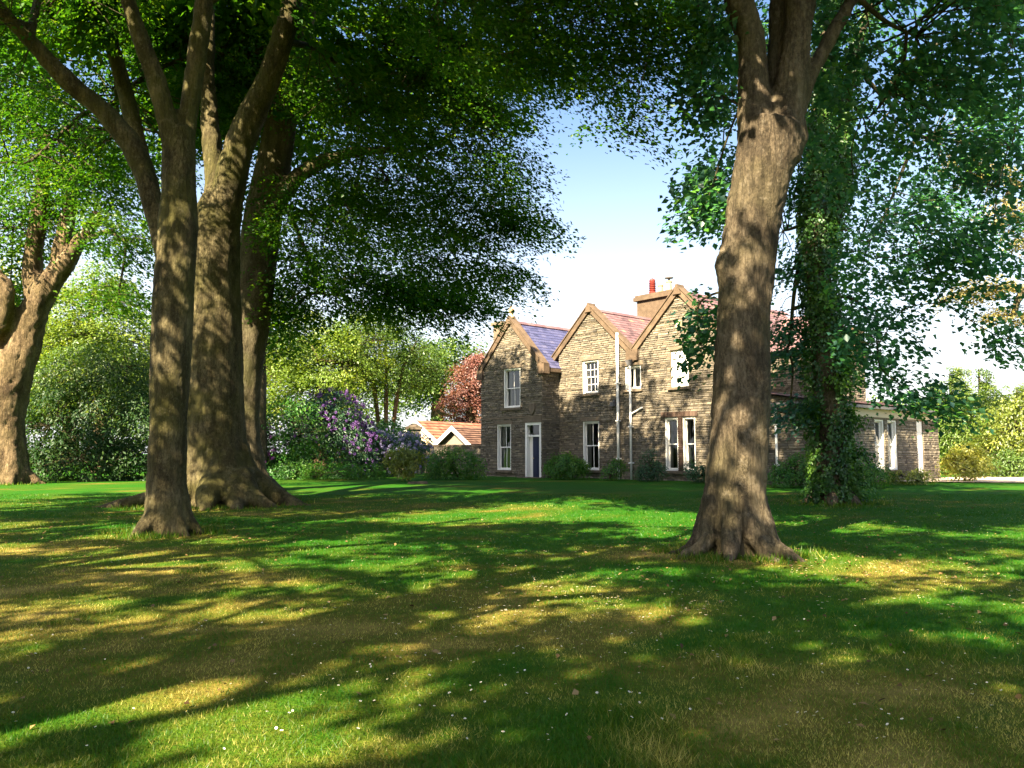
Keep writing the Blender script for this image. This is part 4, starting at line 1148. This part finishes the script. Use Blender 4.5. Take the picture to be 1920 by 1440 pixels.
# shaggy tufts standing off the trunk and a skirt at the foot
for px, py, r_, n in ((1590, 640, .45, 12), (1575, 700, .5, 12), (1520, 770, .4, 8), (1600, 860, .45, 12), (1580, 780, .4, 10), (1535, 925, .5, 9), (1595, 925, .5, 11), (1540, 560, .35, 8)):
    cr.bough(at(px, py, Y6 - .35), (r_, .4, r_ * .9), n, .3, 70, .09, base, None, twigs=False, vert=.5, tint=.62 if py < 720 else .42, droop=.5, flat=.3)
cr.build(T6, M['ivy_leaf'], M['bark_dark'], name='ivy', aspect=.95)
cr = Crown(616)
f6 = [at(1560, -30, Y6), at(1600, 120, Y6 + .5), at(1545, 120, Y6), at(1530, 440, Y6)]
for (px, py, Y, rx, ry, rz, n, s) in [
    (1720, 250, 23.5, 2.8, 2.4, 2.0, 56, 1), (1860, 330, 24, 2.0, 2.6, 2.2, 36, 1), (1640, 440, 22.8, 1.6, 1.8, 1.4, 30, 1), (1720, 430, 23, 1.6, 1.8, 1.2, 26, 1), (1380, 120, 23, 1.6, 2.2, 1.6, 60, 2), (1350, 330, 22.6, .7, 1, .9, 22, 2), (1335, 400, 22.6, .45, .8, .4, 12, 2),
    (1480, 640, 22.8, .7, .8, .9, 28, 3), (1480, 770, 22.6, .6, .7, .35, 12, 3), (1630, 580, 22.2, .7, 1, .8, 13, 3), (1480, 430, 23, .7, 1, 1.6, 30, 3), (1650, 690, 22, .6, .8, .5, 8, 3), (1590, 40, 24, 1.6, 1.6, .9, 10, 0), (1780, 70, 22, 2.2, 2.0, 1.0, 18, 0), (1320, 20, 23.5, 1.2, 2, 1.0, 26, 2)]:
    cr.bough(at(px, py, Y), (rx, ry, rz), n, .55, 56, .14, base, f6[s], .08, droop=.4, tint=.4, flat=.25)
cr.clumps((base[0] - 4, base[1] - 1, 16), (2, 3, 2), 4, base, f6[0] + [0, 0, 1.5])
cr.build(T6, M['lime_leaf'], M['bark_dark'], aspect=.8)

# ------------------------------------------------------------------ unseen trees added round the viewpoint, placed and slimmed for their dappled shade
for k, (x, y, h, rr, N_cl, lab) in enumerate([
        (-17.5, 12.5, 15.5, 5.4, 24, 'beech out of view far left, shading the massive beech'),
        (-15, 6, 15, 5.6, 24, 'beech out of view left of the slender trunk, casting its shade'),
        (-13.5, -1.5, 14.5, 5.6, 17, 'beech out of view to the left, shading the left foreground'),
        (-8.5, -5, 15, 5.6, 17, 'unseen beech behind the viewpoint on the left, shading the middle foreground'),
        (-4.6, 1.6, 15.5, 5.2, 19, 'unseen beech close by the viewpoint on the left, shading the huge trunk'),
        (-2, -5.5, 14.5, 5.4, 19, 'unseen beech straight behind the viewpoint, shading the right foreground'),
        (-14.5, -9, 14.5, 5.4, 13, 'unseen beech farthest left behind the viewpoint, shading the near left lawn'),
        (-7, -11.5, 15, 5.4, 13, 'tall unseen beech farthest behind the viewpoint, shading the near lawn'),
        (-9.6, 3.4, 15, 4.6, 14, 'beech between viewpoint and slender trunk, out of view on the left'),
        (-3.4, -10, 14.5, 5.2, 13, 'unseen beech second row behind the viewpoint, shading the near right lawn'),
        (-11.5, -5.6, 14.5, 4.4, 9, 'unseen beech second row left of the viewpoint, shading the near left lawn'),
        (2.2, -1.8, 14, 5.2, 18, 'unseen beech close by the viewpoint on the right, shading the right lawn')]):
    t = thing('beech_tree', lab, 'tree', (0, 0, 0), 0, 'unseen beeches added for shade round the viewpoint')
    b = np.array([x, y, 0.0])
    mp_ = [stem([(b + [0, 0, -.3], .36), (b + [0, 0, 1], .27), (b + [.1, 0, 4], .24), (b + [-.1, .2, 7.5], .2), (b + [0, .1, h], .12)])]
    mp_ += roots(b, .3, 5, .7, 50 + k, .4)
    for q in range(4):
        a = q * 1.6 + k
        mp_.append(stem([(b + [0, 0, 5.5 + q * .6], .16), (b + [math.cos(a) * 1.6, math.sin(a) * 1.6, 7.4 + q * .6], .13), (b + [math.cos(a) * 3.2, math.sin(a) * 3.2, 8.2 + q * .7], .09)]))
    remeshed('trunk', mp_, .1, M['bark_beech'], t, .03, k)
    cr = Crown(700 + k)
    cr.clumps(b + [0, 0, h * .82], (rr, rr, h * .2), N_cl, b, b + [0, 0, 7], leaf=.27, size=1.0)
    cr.build(t, M['beech_leaf'], M['bark_dark'])

# ------------------------------------------------------------------ background trees
def bg_tree(name, label, px, base_py, Y, boughs, mat, leaf, spray, per, group='trees behind the garden', bark='bark_pale', tw=26, lean=0, top=None, stems=1, cat='tree', tint=.5):
    t = thing(name, label, cat, (0, 0, 0), 0, group)
    b = at(px, base_py, Y); b[2] = float(ground_z(b[0], b[1]))
    top = top or min(q[1] for q in boughs)
    cr = Crown(abs(int(px * 7 + Y)))
    mb = []
    for s in range(stems):
        off = (s - (stems - 1) / 2) * 26
        q = at(px + lean + off * 2.2, top + 40, Y); m = at(px + lean * .4 + off, (base_py + top) / 2, Y)
        P, r = stem([(b + [off * .01, 0, -.3], px_r(tw * 1.5, Y)), (b + [off * .012, 0, .8], px_r(tw * 1.05, Y)), (m, px_r(tw * .8, Y)), (q, px_r(tw * .25, Y))])
        mb.append((P, r))
    Vs, Fs, nb = [], [], 0
    for P, r in mb:
        V, F = tube(P, r * (1 + .08 * np.sin(np.arange(len(r)) * 1.7)), 10); Vs.append(V); Fs.append(F + nb); nb += len(V)
    link('trunk', tri_mesh('trunk', np.vstack(Vs), np.vstack(Fs), M[bark], smooth=True), t)
    for (x, y, rx, rz, n) in boughs:
        P, r = mb[len(cr.C) % stems]
        c = at(x, y, Y); j = np.argmin(np.abs(P[:, 2] - (c[2] - rx * .5)))
        cr.bough(c, (rx, rx * .9, rz), n, spray, per, leaf, b, P[j], px_r(tw * .5, Y), droop=.3, tint=tint, flat=.25, twigs=Y < 70)
    cr.build(t, M[mat], M['bark_dark'])
    return t


bg_tree('ash_tree', 'sunlit pale tree left of the slender beech trunk', 190, 880, 52, [(170, 600, 3.2, 2.2, 70), (240, 640, 2.6, 2.2, 60), (120, 640, 2.8, 2.4, 60), (180, 540, 2.4, 1.6, 44), (220, 720, 3, 2.2, 60), (110, 720, 3, 2, 50)], 'far_leaf', .2, .9, 84, lean=-20)
bg_tree('ash_tree', 'bright yellow-green tree beyond the far-left fork', 20, 880, 60, [(30, 560, 3.5, 3, 60), (60, 660, 3.5, 3, 60), (-30, 640, 4, 4, 60)], 'gold_leaf', .3, 1.1, 50)
bg_tree('lime_tree', 'sunny light green tree rising behind the purple rhododendron', 600, 870, 60, [(560, 640, 3.6, 2.4, 90), (640, 680, 3.4, 2.4, 90), (600, 740, 3.6, 2.2, 80), (520, 700, 3.0, 2.6, 70), (690, 640, 3.0, 2.0, 60)], 'far_leaf', .21, .9, 74)
bg_tree('birch_tree', 'slim multi-stemmed tree with bare pale stems behind the rhododendrons', 724, 820, 62, [(700, 640, 2.6, 1.8, 50), (760, 660, 2.6, 1.8, 56), (730, 600, 2.6, 1.4, 50), (790, 690, 2.2, 1.6, 40), (680, 700, 2.2, 1.5, 40), (750, 720, 2.2, 1.0, 24)], 'mid_leaf', .18, .8, 66, tw=9, stems=3)
bg_tree('oak_tree', 'rounded olive-green tree behind the sheds left of the copper beech', 820, 820, 85, [(800, 690, 4, 2.6, 80), (850, 680, 3.5, 2.6, 70), (760, 720, 4, 3, 70), (830, 750, 4, 2.6, 60)], 'mid_leaf', .36, 1.3, 52)
bg_tree('copper_beech', 'reddish copper beech beside the left corner of the house', 885, 840, 70, [(885, 720, 2.0, 2.2, 80), (905, 700, 1.8, 1.8, 60), (870, 760, 1.8, 1.8, 60), (895, 780, 2.2, 1.6, 60)], 'copper_leaf', .19, .75, 90, bark='bark_dark')
bg_tree('pine_tree', 'reddish pine stem seen between beech and rhododendron', 488, 880, 38, [(500, 520, 2.0, 1.6, 50), (480, 600, 1.6, 1.2, 40), (520, 640, 1.2, .8, 26)], 'mid_leaf', .2, .7, 50, bark='bark_plane', tw=24, top=420)
for k, (px, Y, lab) in enumerate([(-60, 75, 'far tree closing the view at the left edge'), (130, 85, 'far tree showing behind the dark laurels'), (300, 80, 'far tree behind the slender beech trunk'), (440, 90, 'far tree behind the massive beech'), (640, 95, 'far tree topping the sunny lime')]):
    bg_tree('far_tree', lab, px, 870, Y, [(px, 660, 5.5, 4, 80), (px + 70, 720, 5, 4, 70), (px - 70, 730, 5, 4, 70), (px, 790, 6, 3, 70)], 'far_leaf' if k % 2 else 'mid_leaf', .45, 1.7, 46, 'far wood line')
# right-hand background
def cypress(px, top, Y, w, lab, mat='conifer_leaf'):
    t = thing('cypress_tree', lab, 'tree', (0, 0, 0), 0, 'cypresses beyond the drive')
    b = at(px, 890, Y); b[2] = .2; hgt = at(px, top, Y)[2]
    cr = Crown(int(px)); rg = cr.rng
    P, r = stem([(b + [0, 0, -.3], .3), (b + [0, 0, hgt * .5], .18), (b + [0, 0, hgt * .93], .04)])
    link('trunk', tri_mesh('trunk', *tube(P, r, 10), M['bark_dark'], smooth=True), t)
    for q in range(9):
        a = q * 2.4; rr = w * .55 * (.3 + .7 * ((q * .618) % 1)); hh = hgt * (1 - .28 * rr / w * 1.6)
        for z in np.arange(.6, hh, 1.0):
            f = max(0.16, 1 - (z / hh) ** 1.8)
            c = b + np.array([math.cos(a) * rr, math.sin(a) * rr, z])
            cr.bough(c, (w * .42 * f, w * .42 * f, .8), 9, .36, 24, .19, b + [math.cos(a) * rr * .6, math.sin(a) * rr * .6, 0], None, twigs=False, vert=.75, droop=-.5, tint=.5, shell=1)
    cr.build(t, M[mat], M['bark_dark'], aspect=.4)
cypress(1790, 690, 58, 2.8, 'pointed green cypress beyond the end of the low wing')
cypress(1845, 682, 60, 3.0, 'tallest cypress at the right beyond the drive')
cypress(1915, 720, 62, 3.0, 'rightmost cypress cut by the picture edge')
bg_tree('pine_tree', 'golden sunlit pine boughs high at the right edge', 1960, 880, 42, [(1850, 330, 1.5, .5, 22), (1800, 300, 1.0, .4, 10), (1880, 400, 1.6, .5, 24), (1850, 540, 1.6, .5, 22), (1900, 590, 1.5, .6, 20), (1930, 450, 1.6, .8, 24), (1800, 560, 1.0, .3, 8)], 'pine_leaf', .2, .6, 60, bark='bark_plane', tw=34, top=150, group=None)
for k, (px, Y, lab) in enumerate([(1700, 90, 'far tree behind the low wing'), (1960, 85, 'far tree at the right picture edge'), (1560, 95, 'far tree behind the ivy-clad trunk')]):
    bg_tree('far_tree', lab, px, 880, Y, [(px, 790, 4, 3, 60), (px + 60, 800, 4, 3, 50), (px - 60, 800, 4, 3, 50), (px, 840, 5, 2, 40)], 'far_leaf', .4, 1.4, 46, 'far wood line', top=760)


# ------------------------------------------------------------------ shrubs
def shrub(name, label, lobes, Y, mat, leaf, spray, per, group=None, flowers=None, cat='shrub', stems=True, tint=.5, aspect=.45, vert=.6, barkm='bark_dark'):
    t = thing(name, label, cat, (0, 0, 0), 0, group)
    cr = Crown(abs(hash(label)) % 9973 if False else sum(map(ord, label)))
    cx = np.mean([at(q[0], q[1], Y)[0] for q in lobes])
    b = np.array([cx, Y, float(ground_z(cx, Y))])
    fl = []
    for (px, py, rx, rz, n) in lobes:
        c = at(px, py, Y + cr.rng.uniform(-.4, .4) * rx)
        c[2] = max(c[2], b[2] + rz * .55)
        cr.bough(c, (rx, rx * .85, rz), n, spray, per, leaf, c, b + [cr.rng.uniform(-.3, .3), 0, .1] if stems else None, .035, twigs=stems, vert=vert, droop=.2, shell=1.2, tint=tint, flat=.3)
        fl.append((c, rx, rz))
    cr.C = [np.where(q[:, 2:3] < b[2] + .03, np.concatenate([q[:, :2], b[2] + .05 + 0 * q[:, 2:3]], 1), q) for q in cr.C]
    cr.build(t, M[mat], M[barkm], name='foliage', wname='stems', aspect=aspect)
    if flowers:
        fm, amount, side = flowers
        fc = Crown(sum(map(ord, label)) + 1); rg = fc.rng
        for c, rx, rz in fl:
            n = int(amount * rx * rz)
            d = norm(rg.normal(size=(n, 3)) + np.array([side, -.5, .5])); p = c + d * np.array([rx, rx * .85, rz]) * rg.uniform(.9, 1.1, (n, 1)) + d * spray * .4
            k = 26
            idx = np.repeat(np.arange(n), k); dd = norm(rg.normal(size=(n * k, 3)))
            fc.C.append(p[idx] + dd * .075); fc.N.append(norm(dd + rg.normal(size=dd.shape) * .3)); fc.D.append(norm(rg.normal(size=dd.shape)))
            fc.L.append(.055 * rg.uniform(.7, 1.3, n * k)); fc.T.append(np.clip(.5 + .2 * rg.normal(size=n)[idx] + .1 * rg.normal(size=n * k), 0, 1))
        fc.build(t, M[fm], M[barkm], name='blossom', aspect=.9)
    return t


G = 'shrubs along the far edge of the lawn'
shrub('laurel', 'big dark laurel thicket between the far-left fork and the slender trunk', [(110, 800, 2.2, 1.9, 90), (190, 780, 2.3, 2.2, 100), (260, 810, 2.2, 2.0, 90), (150, 860, 2.4, 1.2, 80), (250, 870, 2.2, 1.1, 70), (90, 870, 1.6, 1.1, 50)], 37, 'dark_leaf', .17, .55, 42, G)
shrub('laurel', 'tall dull green shrub rising above the dark laurel thicket', [(150, 700, 1.8, 1.4, 60), (225, 690, 1.9, 1.5, 70), (260, 730, 1.5, 1.4, 50), (100, 720, 1.4, 1.2, 40)], 39, 'mid_leaf', .17, .6, 44, G)
shrub('laurel', 'dark laurel beyond the left picture edge fork', [(-60, 800, 2.6, 2.6, 70), (-20, 860, 2.2, 1.2, 50)], 40, 'dark_leaf', .18, .6, 40, G)
shrub('rhododendron', 'magenta flowering rhododendron hugging the massive beech', [(475, 830, 1.0, .9, 50), (490, 870, 1.0, .6, 34), (460, 860, .9, .8, 30)], 39, 'dark_leaf', .15, .4, 36, G, ('magenta_flower', 90, -.2))
shrub('rhododendron', 'tallest rhododendron with mauve blossom down its right side', [(620, 790, 1.6, 1.4, 80), (645, 835, 1.5, 1.1, 60), (585, 805, 1.5, 1.2, 70), (615, 768, 1.0, .9, 40), (662, 812, 1.0, .9, 40), (685, 845, .9, .8, 30)], 41, 'teal_leaf', .16, .45, 38, G, ('purple_flower', 48, .7))
shrub('rhododendron', 'dark green rhododendron without blossom left of the tallest one', [(550, 800, 1.7, 1.5, 80), (530, 850, 1.5, 1.1, 60), (590, 860, 1.6, .9, 60)], 39.5, 'shrub_leaf', .16, .48, 38, G)
shrub('rhododendron', 'low bluish rhododendron with lilac blossom behind the yellow shrub', [(720, 850, 1.3, 1.0, 60), (760, 850, 1.1, .9, 50), (690, 870, 1.3, .7, 44), (780, 840, .8, .6, 26)], 42, 'teal_leaf', .15, .42, 38, G, ('lilac_flower', 80, .2))
shrub('laurel', 'rounded glossy green bush above the lilac blossom', [(730, 815, 1.1, .7, 50), (760, 825, .9, .6, 36)], 45, 'shrub_leaf', .15, .4, 38, G)
shrub('low_shrub', 'low dark ground shrubs at the foot of the rhododendrons', [(560, 884, 1.3, .42, 34), (620, 886, 1.2, .4, 34), (680, 886, 1.0, .36, 28), (510, 886, 1.0, .36, 26)], 37.8, 'shrub_leaf', .13, .32, 34, G)
shrub('yellow_shrub', 'yellow-green vase-shaped shrub on the lawn edge near the sheds', [(740, 862, .5, .38, 24), (772, 862, .5, .36, 24), (756, 876, .5, .36, 24), (757, 855, .45, .3, 18)], 36, 'gold_leaf', .13, .26, 34, G, barkm='bark_pale', tint=.42)
shrub('leafy_shrub', 'bright green strappy shrub against the left corner of the house', [(830, 866, .7, .6, 36), (865, 864, .75, .65, 40), (888, 874, .55, .5, 26), (815, 880, .5, .36, 20)], 38.5, 'shrub_leaf', .2, .34, 30, G, tint=.62, aspect=.22)
GH = 'shrubs against the house front'
shrub('box_shrub', 'clipped dome of bright green right of the front door', [(1062, 874, .95, .6, 90), (1045, 880, .6, .48, 40), (1082, 880, .6, .46, 40)], 38.6, 'shrub_leaf', .09, .24, 40, GH, tint=.62, aspect=.6)
shrub('climbing_shrub', 'small dark shrub at the foot of the tall white drainpipe', [(1155, 878, .42, .42, 24), (1142, 888, .36, .25, 14)], 36.6, 'shrub_leaf', .1, .22, 30, GH)
shrub('climbing_shrub', 'dark upright shrub left of the paired windows', [(1218, 870, .45, .6, 34), (1232, 884, .45, .36, 24), (1210, 888, .4, .28, 16)], 35, 'teal_leaf', .1, .24, 32, GH)
shrub('climbing_shrub', 'dark shrub under the paired windows beside the huge trunk', [(1303, 882, .45, .36, 26), (1318, 888, .4, .28, 16)], 33.4, 'teal_leaf', .1, .24, 32, GH)
shrub('climbing_shrub', 'loose green shrub between the huge trunk and the ivy-clad tree', [(1485, 884, .7, .5, 40), (1510, 878, .6, .55, 34), (1465, 894, .5, .3, 20)], 30, 'shrub_leaf', .11, .28, 34, GH)
shrub('border_plant', 'leafy plant at the right foot of the ivy-clad tree', [(1640, 890, .55, .34, 30), (1615, 884, .5, .45, 26)], 29.5, 'shrub_leaf', .13, .28, 32, GH, tint=.6, aspect=.3)
shrub('border_plant', 'low light green clump under the white windows of the wing', [(1700, 894, .7, .24, 30), (1725, 896, .5, .2, 18)], 31.5, 'gold_leaf', .12, .22, 30, GH, tint=.35, aspect=.3)
GR = 'shrubs beyond the drive'
shrub('golden_shrub', 'golden feathery shrub standing on the gravel drive', [(1795, 868, .62, .45, 36), (1830, 866, .6, .45, 36), (1812, 850, .6, .36, 30), (1812, 880, .4, .3, 16)], 34.5, 'gold_leaf', .12, .3, 36, GR, barkm='bark_pale', tint=.85)
shrub('broad_shrub', 'broad sunlit green bush between wing and cypresses', [(1800, 800, 2.0, 1.6, 90), (1850, 790, 2.2, 1.8, 100), (1790, 840, 1.8, 1.1, 60)], 48, 'far_leaf', .19, .6, 44, GR, tint=.4)
shrub('broad_shrub', 'large yellow-green bush at the right picture edge', [(1900, 810, 2.2, 1.6, 90), (1950, 800, 2.4, 2.2, 90), (1880, 850, 1.8, .9, 60)], 44, 'gold_leaf', .19, .6, 44, GR, tint=.3)
shrub('broad_shrub', 'dark low bush at the foot of the right-hand bushes', [(1885, 870, 1.2, .6, 44), (1920, 876, 1.2, .5, 40), (1850, 878, .9, .4, 26)], 41, 'mid_leaf', .15, .4, 36, GR)

# ------------------------------------------------------------------ grass blades and daisies
rg = np.random.default_rng(77)
N_ = 450000
d_ = 3.2 * (26 / 3.2) ** (rg.random(N_) ** 1.15)
a_ = rg.uniform(-.72, .72, N_)
x = d_ * a_; y = d_
dr = dryness(x, y)
dens = .45 + .55 * fbm(x * 2.3, y * 2.3, 3)
keep = rg.random(N_) < np.clip(dens + .25, 0, 1) * (1 - .35 * dr)
x, y, dr = x[keep], y[keep], dr[keep]; n = len(x)
tuft = fbm(x * 1.3 + 90, y * 1.3 + 4, 4)
h = (.018 + .02 * rg.random(n)) * (1 + 1.2 * smooth01(.62, .76, tuft)) * (1 - .3 * dr)
wd = np.maximum(.0022, y * .00042) * rg.uniform(.7, 1.3, n)
ang = rg.uniform(0, 2 * math.pi, n); ln = rg.normal(size=(n, 2)) * .55
z = ground_z(x, y) - .004
B = np.stack([x, y, z], 1); sdv = np.stack([np.cos(ang) * wd, np.sin(ang) * wd, 0 * wd], 1)
tip = B + np.stack([ln[:, 0] * h, ln[:, 1] * h, h], 1)
V = np.stack([B - sdv, B + sdv, tip], 1).reshape(-1, 3)
tint = np.clip(dr * .75 + rg.normal(size=n) * .16 + .02 + .25 * (rg.random(n) < .12), 0, 1)
# longer unmown tufts round the trunk feet
Vt = [V]; Tt = [tint]
for bx, by, r0, r1, m in ((-6.25, 14.6, .5, 1.1, 2600), (3.27, 11.8, .62, 1.25, 3600), (-8, 22, 1.3, 2.6, 3600), (9, 22.4, .5, 1.5, 2600), (-20.4, 32.5, .9, 2, 1500)):
    a = rg.uniform(0, 2 * math.pi, m); q = r0 + (r1 - r0) * rg.random(m) ** 1.6
    x = bx + np.cos(a) * q; y = by + np.sin(a) * q
    k = rg.random(m) < smooth01(.42, .6, fbm(x * 2.6 + 5, y * 2.6, 3)) + .06
    x, y, a = x[k], y[k], a[k]; m = len(x)
    h = rg.uniform(.05, .15, m); w = np.maximum(.005, by * .0006) * np.ones(m); z = ground_z(x, y) - .005; t_ = rg.uniform(0, 6.28, m)
    B = np.stack([x, y, z], 1); sd_ = np.stack([np.cos(t_) * w, np.sin(t_) * w, 0 * w], 1)
    Vt.append(np.stack([B - sd_, B + sd_, B + np.stack([rg.normal(size=m) * .35 * h, rg.normal(size=m) * .35 * h, h], 1)], 1).reshape(-1, 3))
    Tt.append(np.clip(rg.normal(.3, .18, m), 0, 1))
V = np.vstack(Vt); tint = np.concatenate(Tt); n = len(V) // 3
gm = tri_mesh('grass', V, np.arange(n * 3).reshape(-1, 3), M['grass'], tint=tint)
go = link('grass', gm)
tag(go, 'short mown grass blades, green with straw-coloured patches', 'grass', kind='stuff')

# fallen leaves and twig scraps, thickest under the trunks
rl = np.random.default_rng(31)
fx = np.concatenate([rl.normal(-6.2, 2.2, 420), rl.normal(3.3, 1.8, 420), rl.normal(-8, 3, 300), rl.normal(9, 2.2, 200), rl.uniform(-9, 9, 900)])
fy = np.concatenate([rl.normal(14.4, 1.8, 420), rl.normal(11.3, 1.5, 420), rl.normal(21, 2, 300), rl.normal(22, 1.6, 200), rl.uniform(4, 18, 900)])
m = len(fx)
fc_ = np.stack([fx, fy, ground_z(fx, fy) + rl.uniform(.012, .03, m)], 1)
Vl, Fl = leaf_arrays(fc_, norm(np.stack([rl.normal(size=m) * .35, rl.normal(size=m) * .35, np.ones(m)], 1)), norm(np.stack([rl.normal(size=m), rl.normal(size=m), np.zeros(m)], 1)), rl.uniform(.035, .075, m), rl.uniform(.02, .045, m))
M['litter'] = leaf_mat('litter', (.06, .035, .015), (.16, .1, .04), (.3, .22, .09), .1, .03, 1.0)
tag(link('fallen_leaves', tri_mesh('fallen_leaves', Vl, Fl, M['litter'], tint=np.repeat(np.clip(rl.normal(.45, .25, m), 0, 1), 2))), 'scattered dry brown leaves lying in the grass', 'leaves', kind='stuff')

# daisies
mb = MB()
for k in range(9):
    a = 2 * math.pi * k / 9; w = .28
    mb.poly([(.003 * math.cos(a), .003 * math.sin(a), .0), (.011 * math.cos(a - w), .011 * math.sin(a - w), .002), (.0125 * math.cos(a), .0125 * math.sin(a), .001), (.011 * math.cos(a + w), .011 * math.sin(a + w), .002)])
for k in range(6):
    a0_, a1_ = 2 * math.pi * k / 6, 2 * math.pi * (k + 1) / 6
    mb.poly([(.0045 * math.cos(a0_), .0045 * math.sin(a0_), .002), (.0045 * math.cos(a1_), .0045 * math.sin(a1_), .002), (0, 0, .005)])
for k in range(3):
    a0_, a1_ = 2 * math.pi * k / 3, 2 * math.pi * (k + 1) / 3
    mb.poly([(.0012 * math.cos(a0_), .0012 * math.sin(a0_), -.05), (.0012 * math.cos(a1_), .0012 * math.sin(a1_), -.05), (.0012 * math.cos(a1_), .0012 * math.sin(a1_), .0), (.0012 * math.cos(a0_), .0012 * math.sin(a0_), .0)])
dme = mb.mesh('daisy', M['petal'])
dme.materials.append(M['yellow']); dme.materials.append(M['grass'])
mi = np.array([0] * 9 + [1] * 6 + [2] * 3, np.int32); dme.polygons.foreach_set('material_index', mi)
cand = 9000
d_ = 3.9 * (24 / 3.9) ** rg.random(cand); a_ = rg.uniform(-.66, .66, cand)
x = d_ * a_; y = d_
w = (.25 + .75 * smooth01(.4, .66, fbm(x * .5 + 7, y * .5 + 31, 3))) * (.2 + .8 * smooth01(-3.5, 1.0, x)) * smooth01(3.6, 5.2, y + 0 * x)
keep = rg.random(cand) < w * .4
x, y = x[keep], y[keep]
o_ = np.argsort(y); x, y = x[o_], y[o_]
for k in range(min(300, len(x))):
    o = link('daisy', dme)
    o.location = (x[k], y[k], float(ground_z(x[k], y[k])) + .045 + rg.uniform(-.008, .012))
    o.rotation_euler = (rg.normal() * .3, rg.normal() * .3, rg.uniform(0, 6.28))
    s = rg.uniform(.42, .7); o.scale = (s, s, 1)
    tag(o, 'tiny white daisy with yellow centre growing in the near lawn', 'daisy', 'daisies scattered over the lawn')
co = np.array([v.co for v in dme.vertices]); tris = []; tmi = []
for p in dme.polygons:
    v = list(p.vertices)
    for q in range(1, len(v) - 1): tris.append((v[0], v[q], v[q + 1])); tmi.append(p.material_index)
tris = np.array(tris); Vs = []; Fs = []; nb = 0
for k in range(300, len(x)):
    s = rg.uniform(.6, 1.0)
    Vs.append(co * [s, s, 1] + [x[k], y[k], float(ground_z(x[k], y[k])) + .045]); Fs.append(tris + nb); nb += len(co)
if Vs:
    fm = tri_mesh('far_daisies', np.vstack(Vs), np.vstack(Fs), M['petal'])
    fm.materials.append(M['yellow']); fm.materials.append(M['grass'])
    fm.polygons.foreach_set('material_index', np.tile(np.array(tmi, np.int32), len(Vs)))
    tag(link('far_daisies', fm), 'tiny daisies speckling the lawn farther off', 'daisies', kind='stuff')

tot = sum(len(o.data.polygons) * (1 if len(o.data.polygons[0].vertices) == 3 else 2) for o in scene.objects if o.type == 'MESH' and o.name.split('.')[0] != 'daisy' and len(o.data.polygons))
print('TRIANGLES about', tot, 'daisies', len(x))
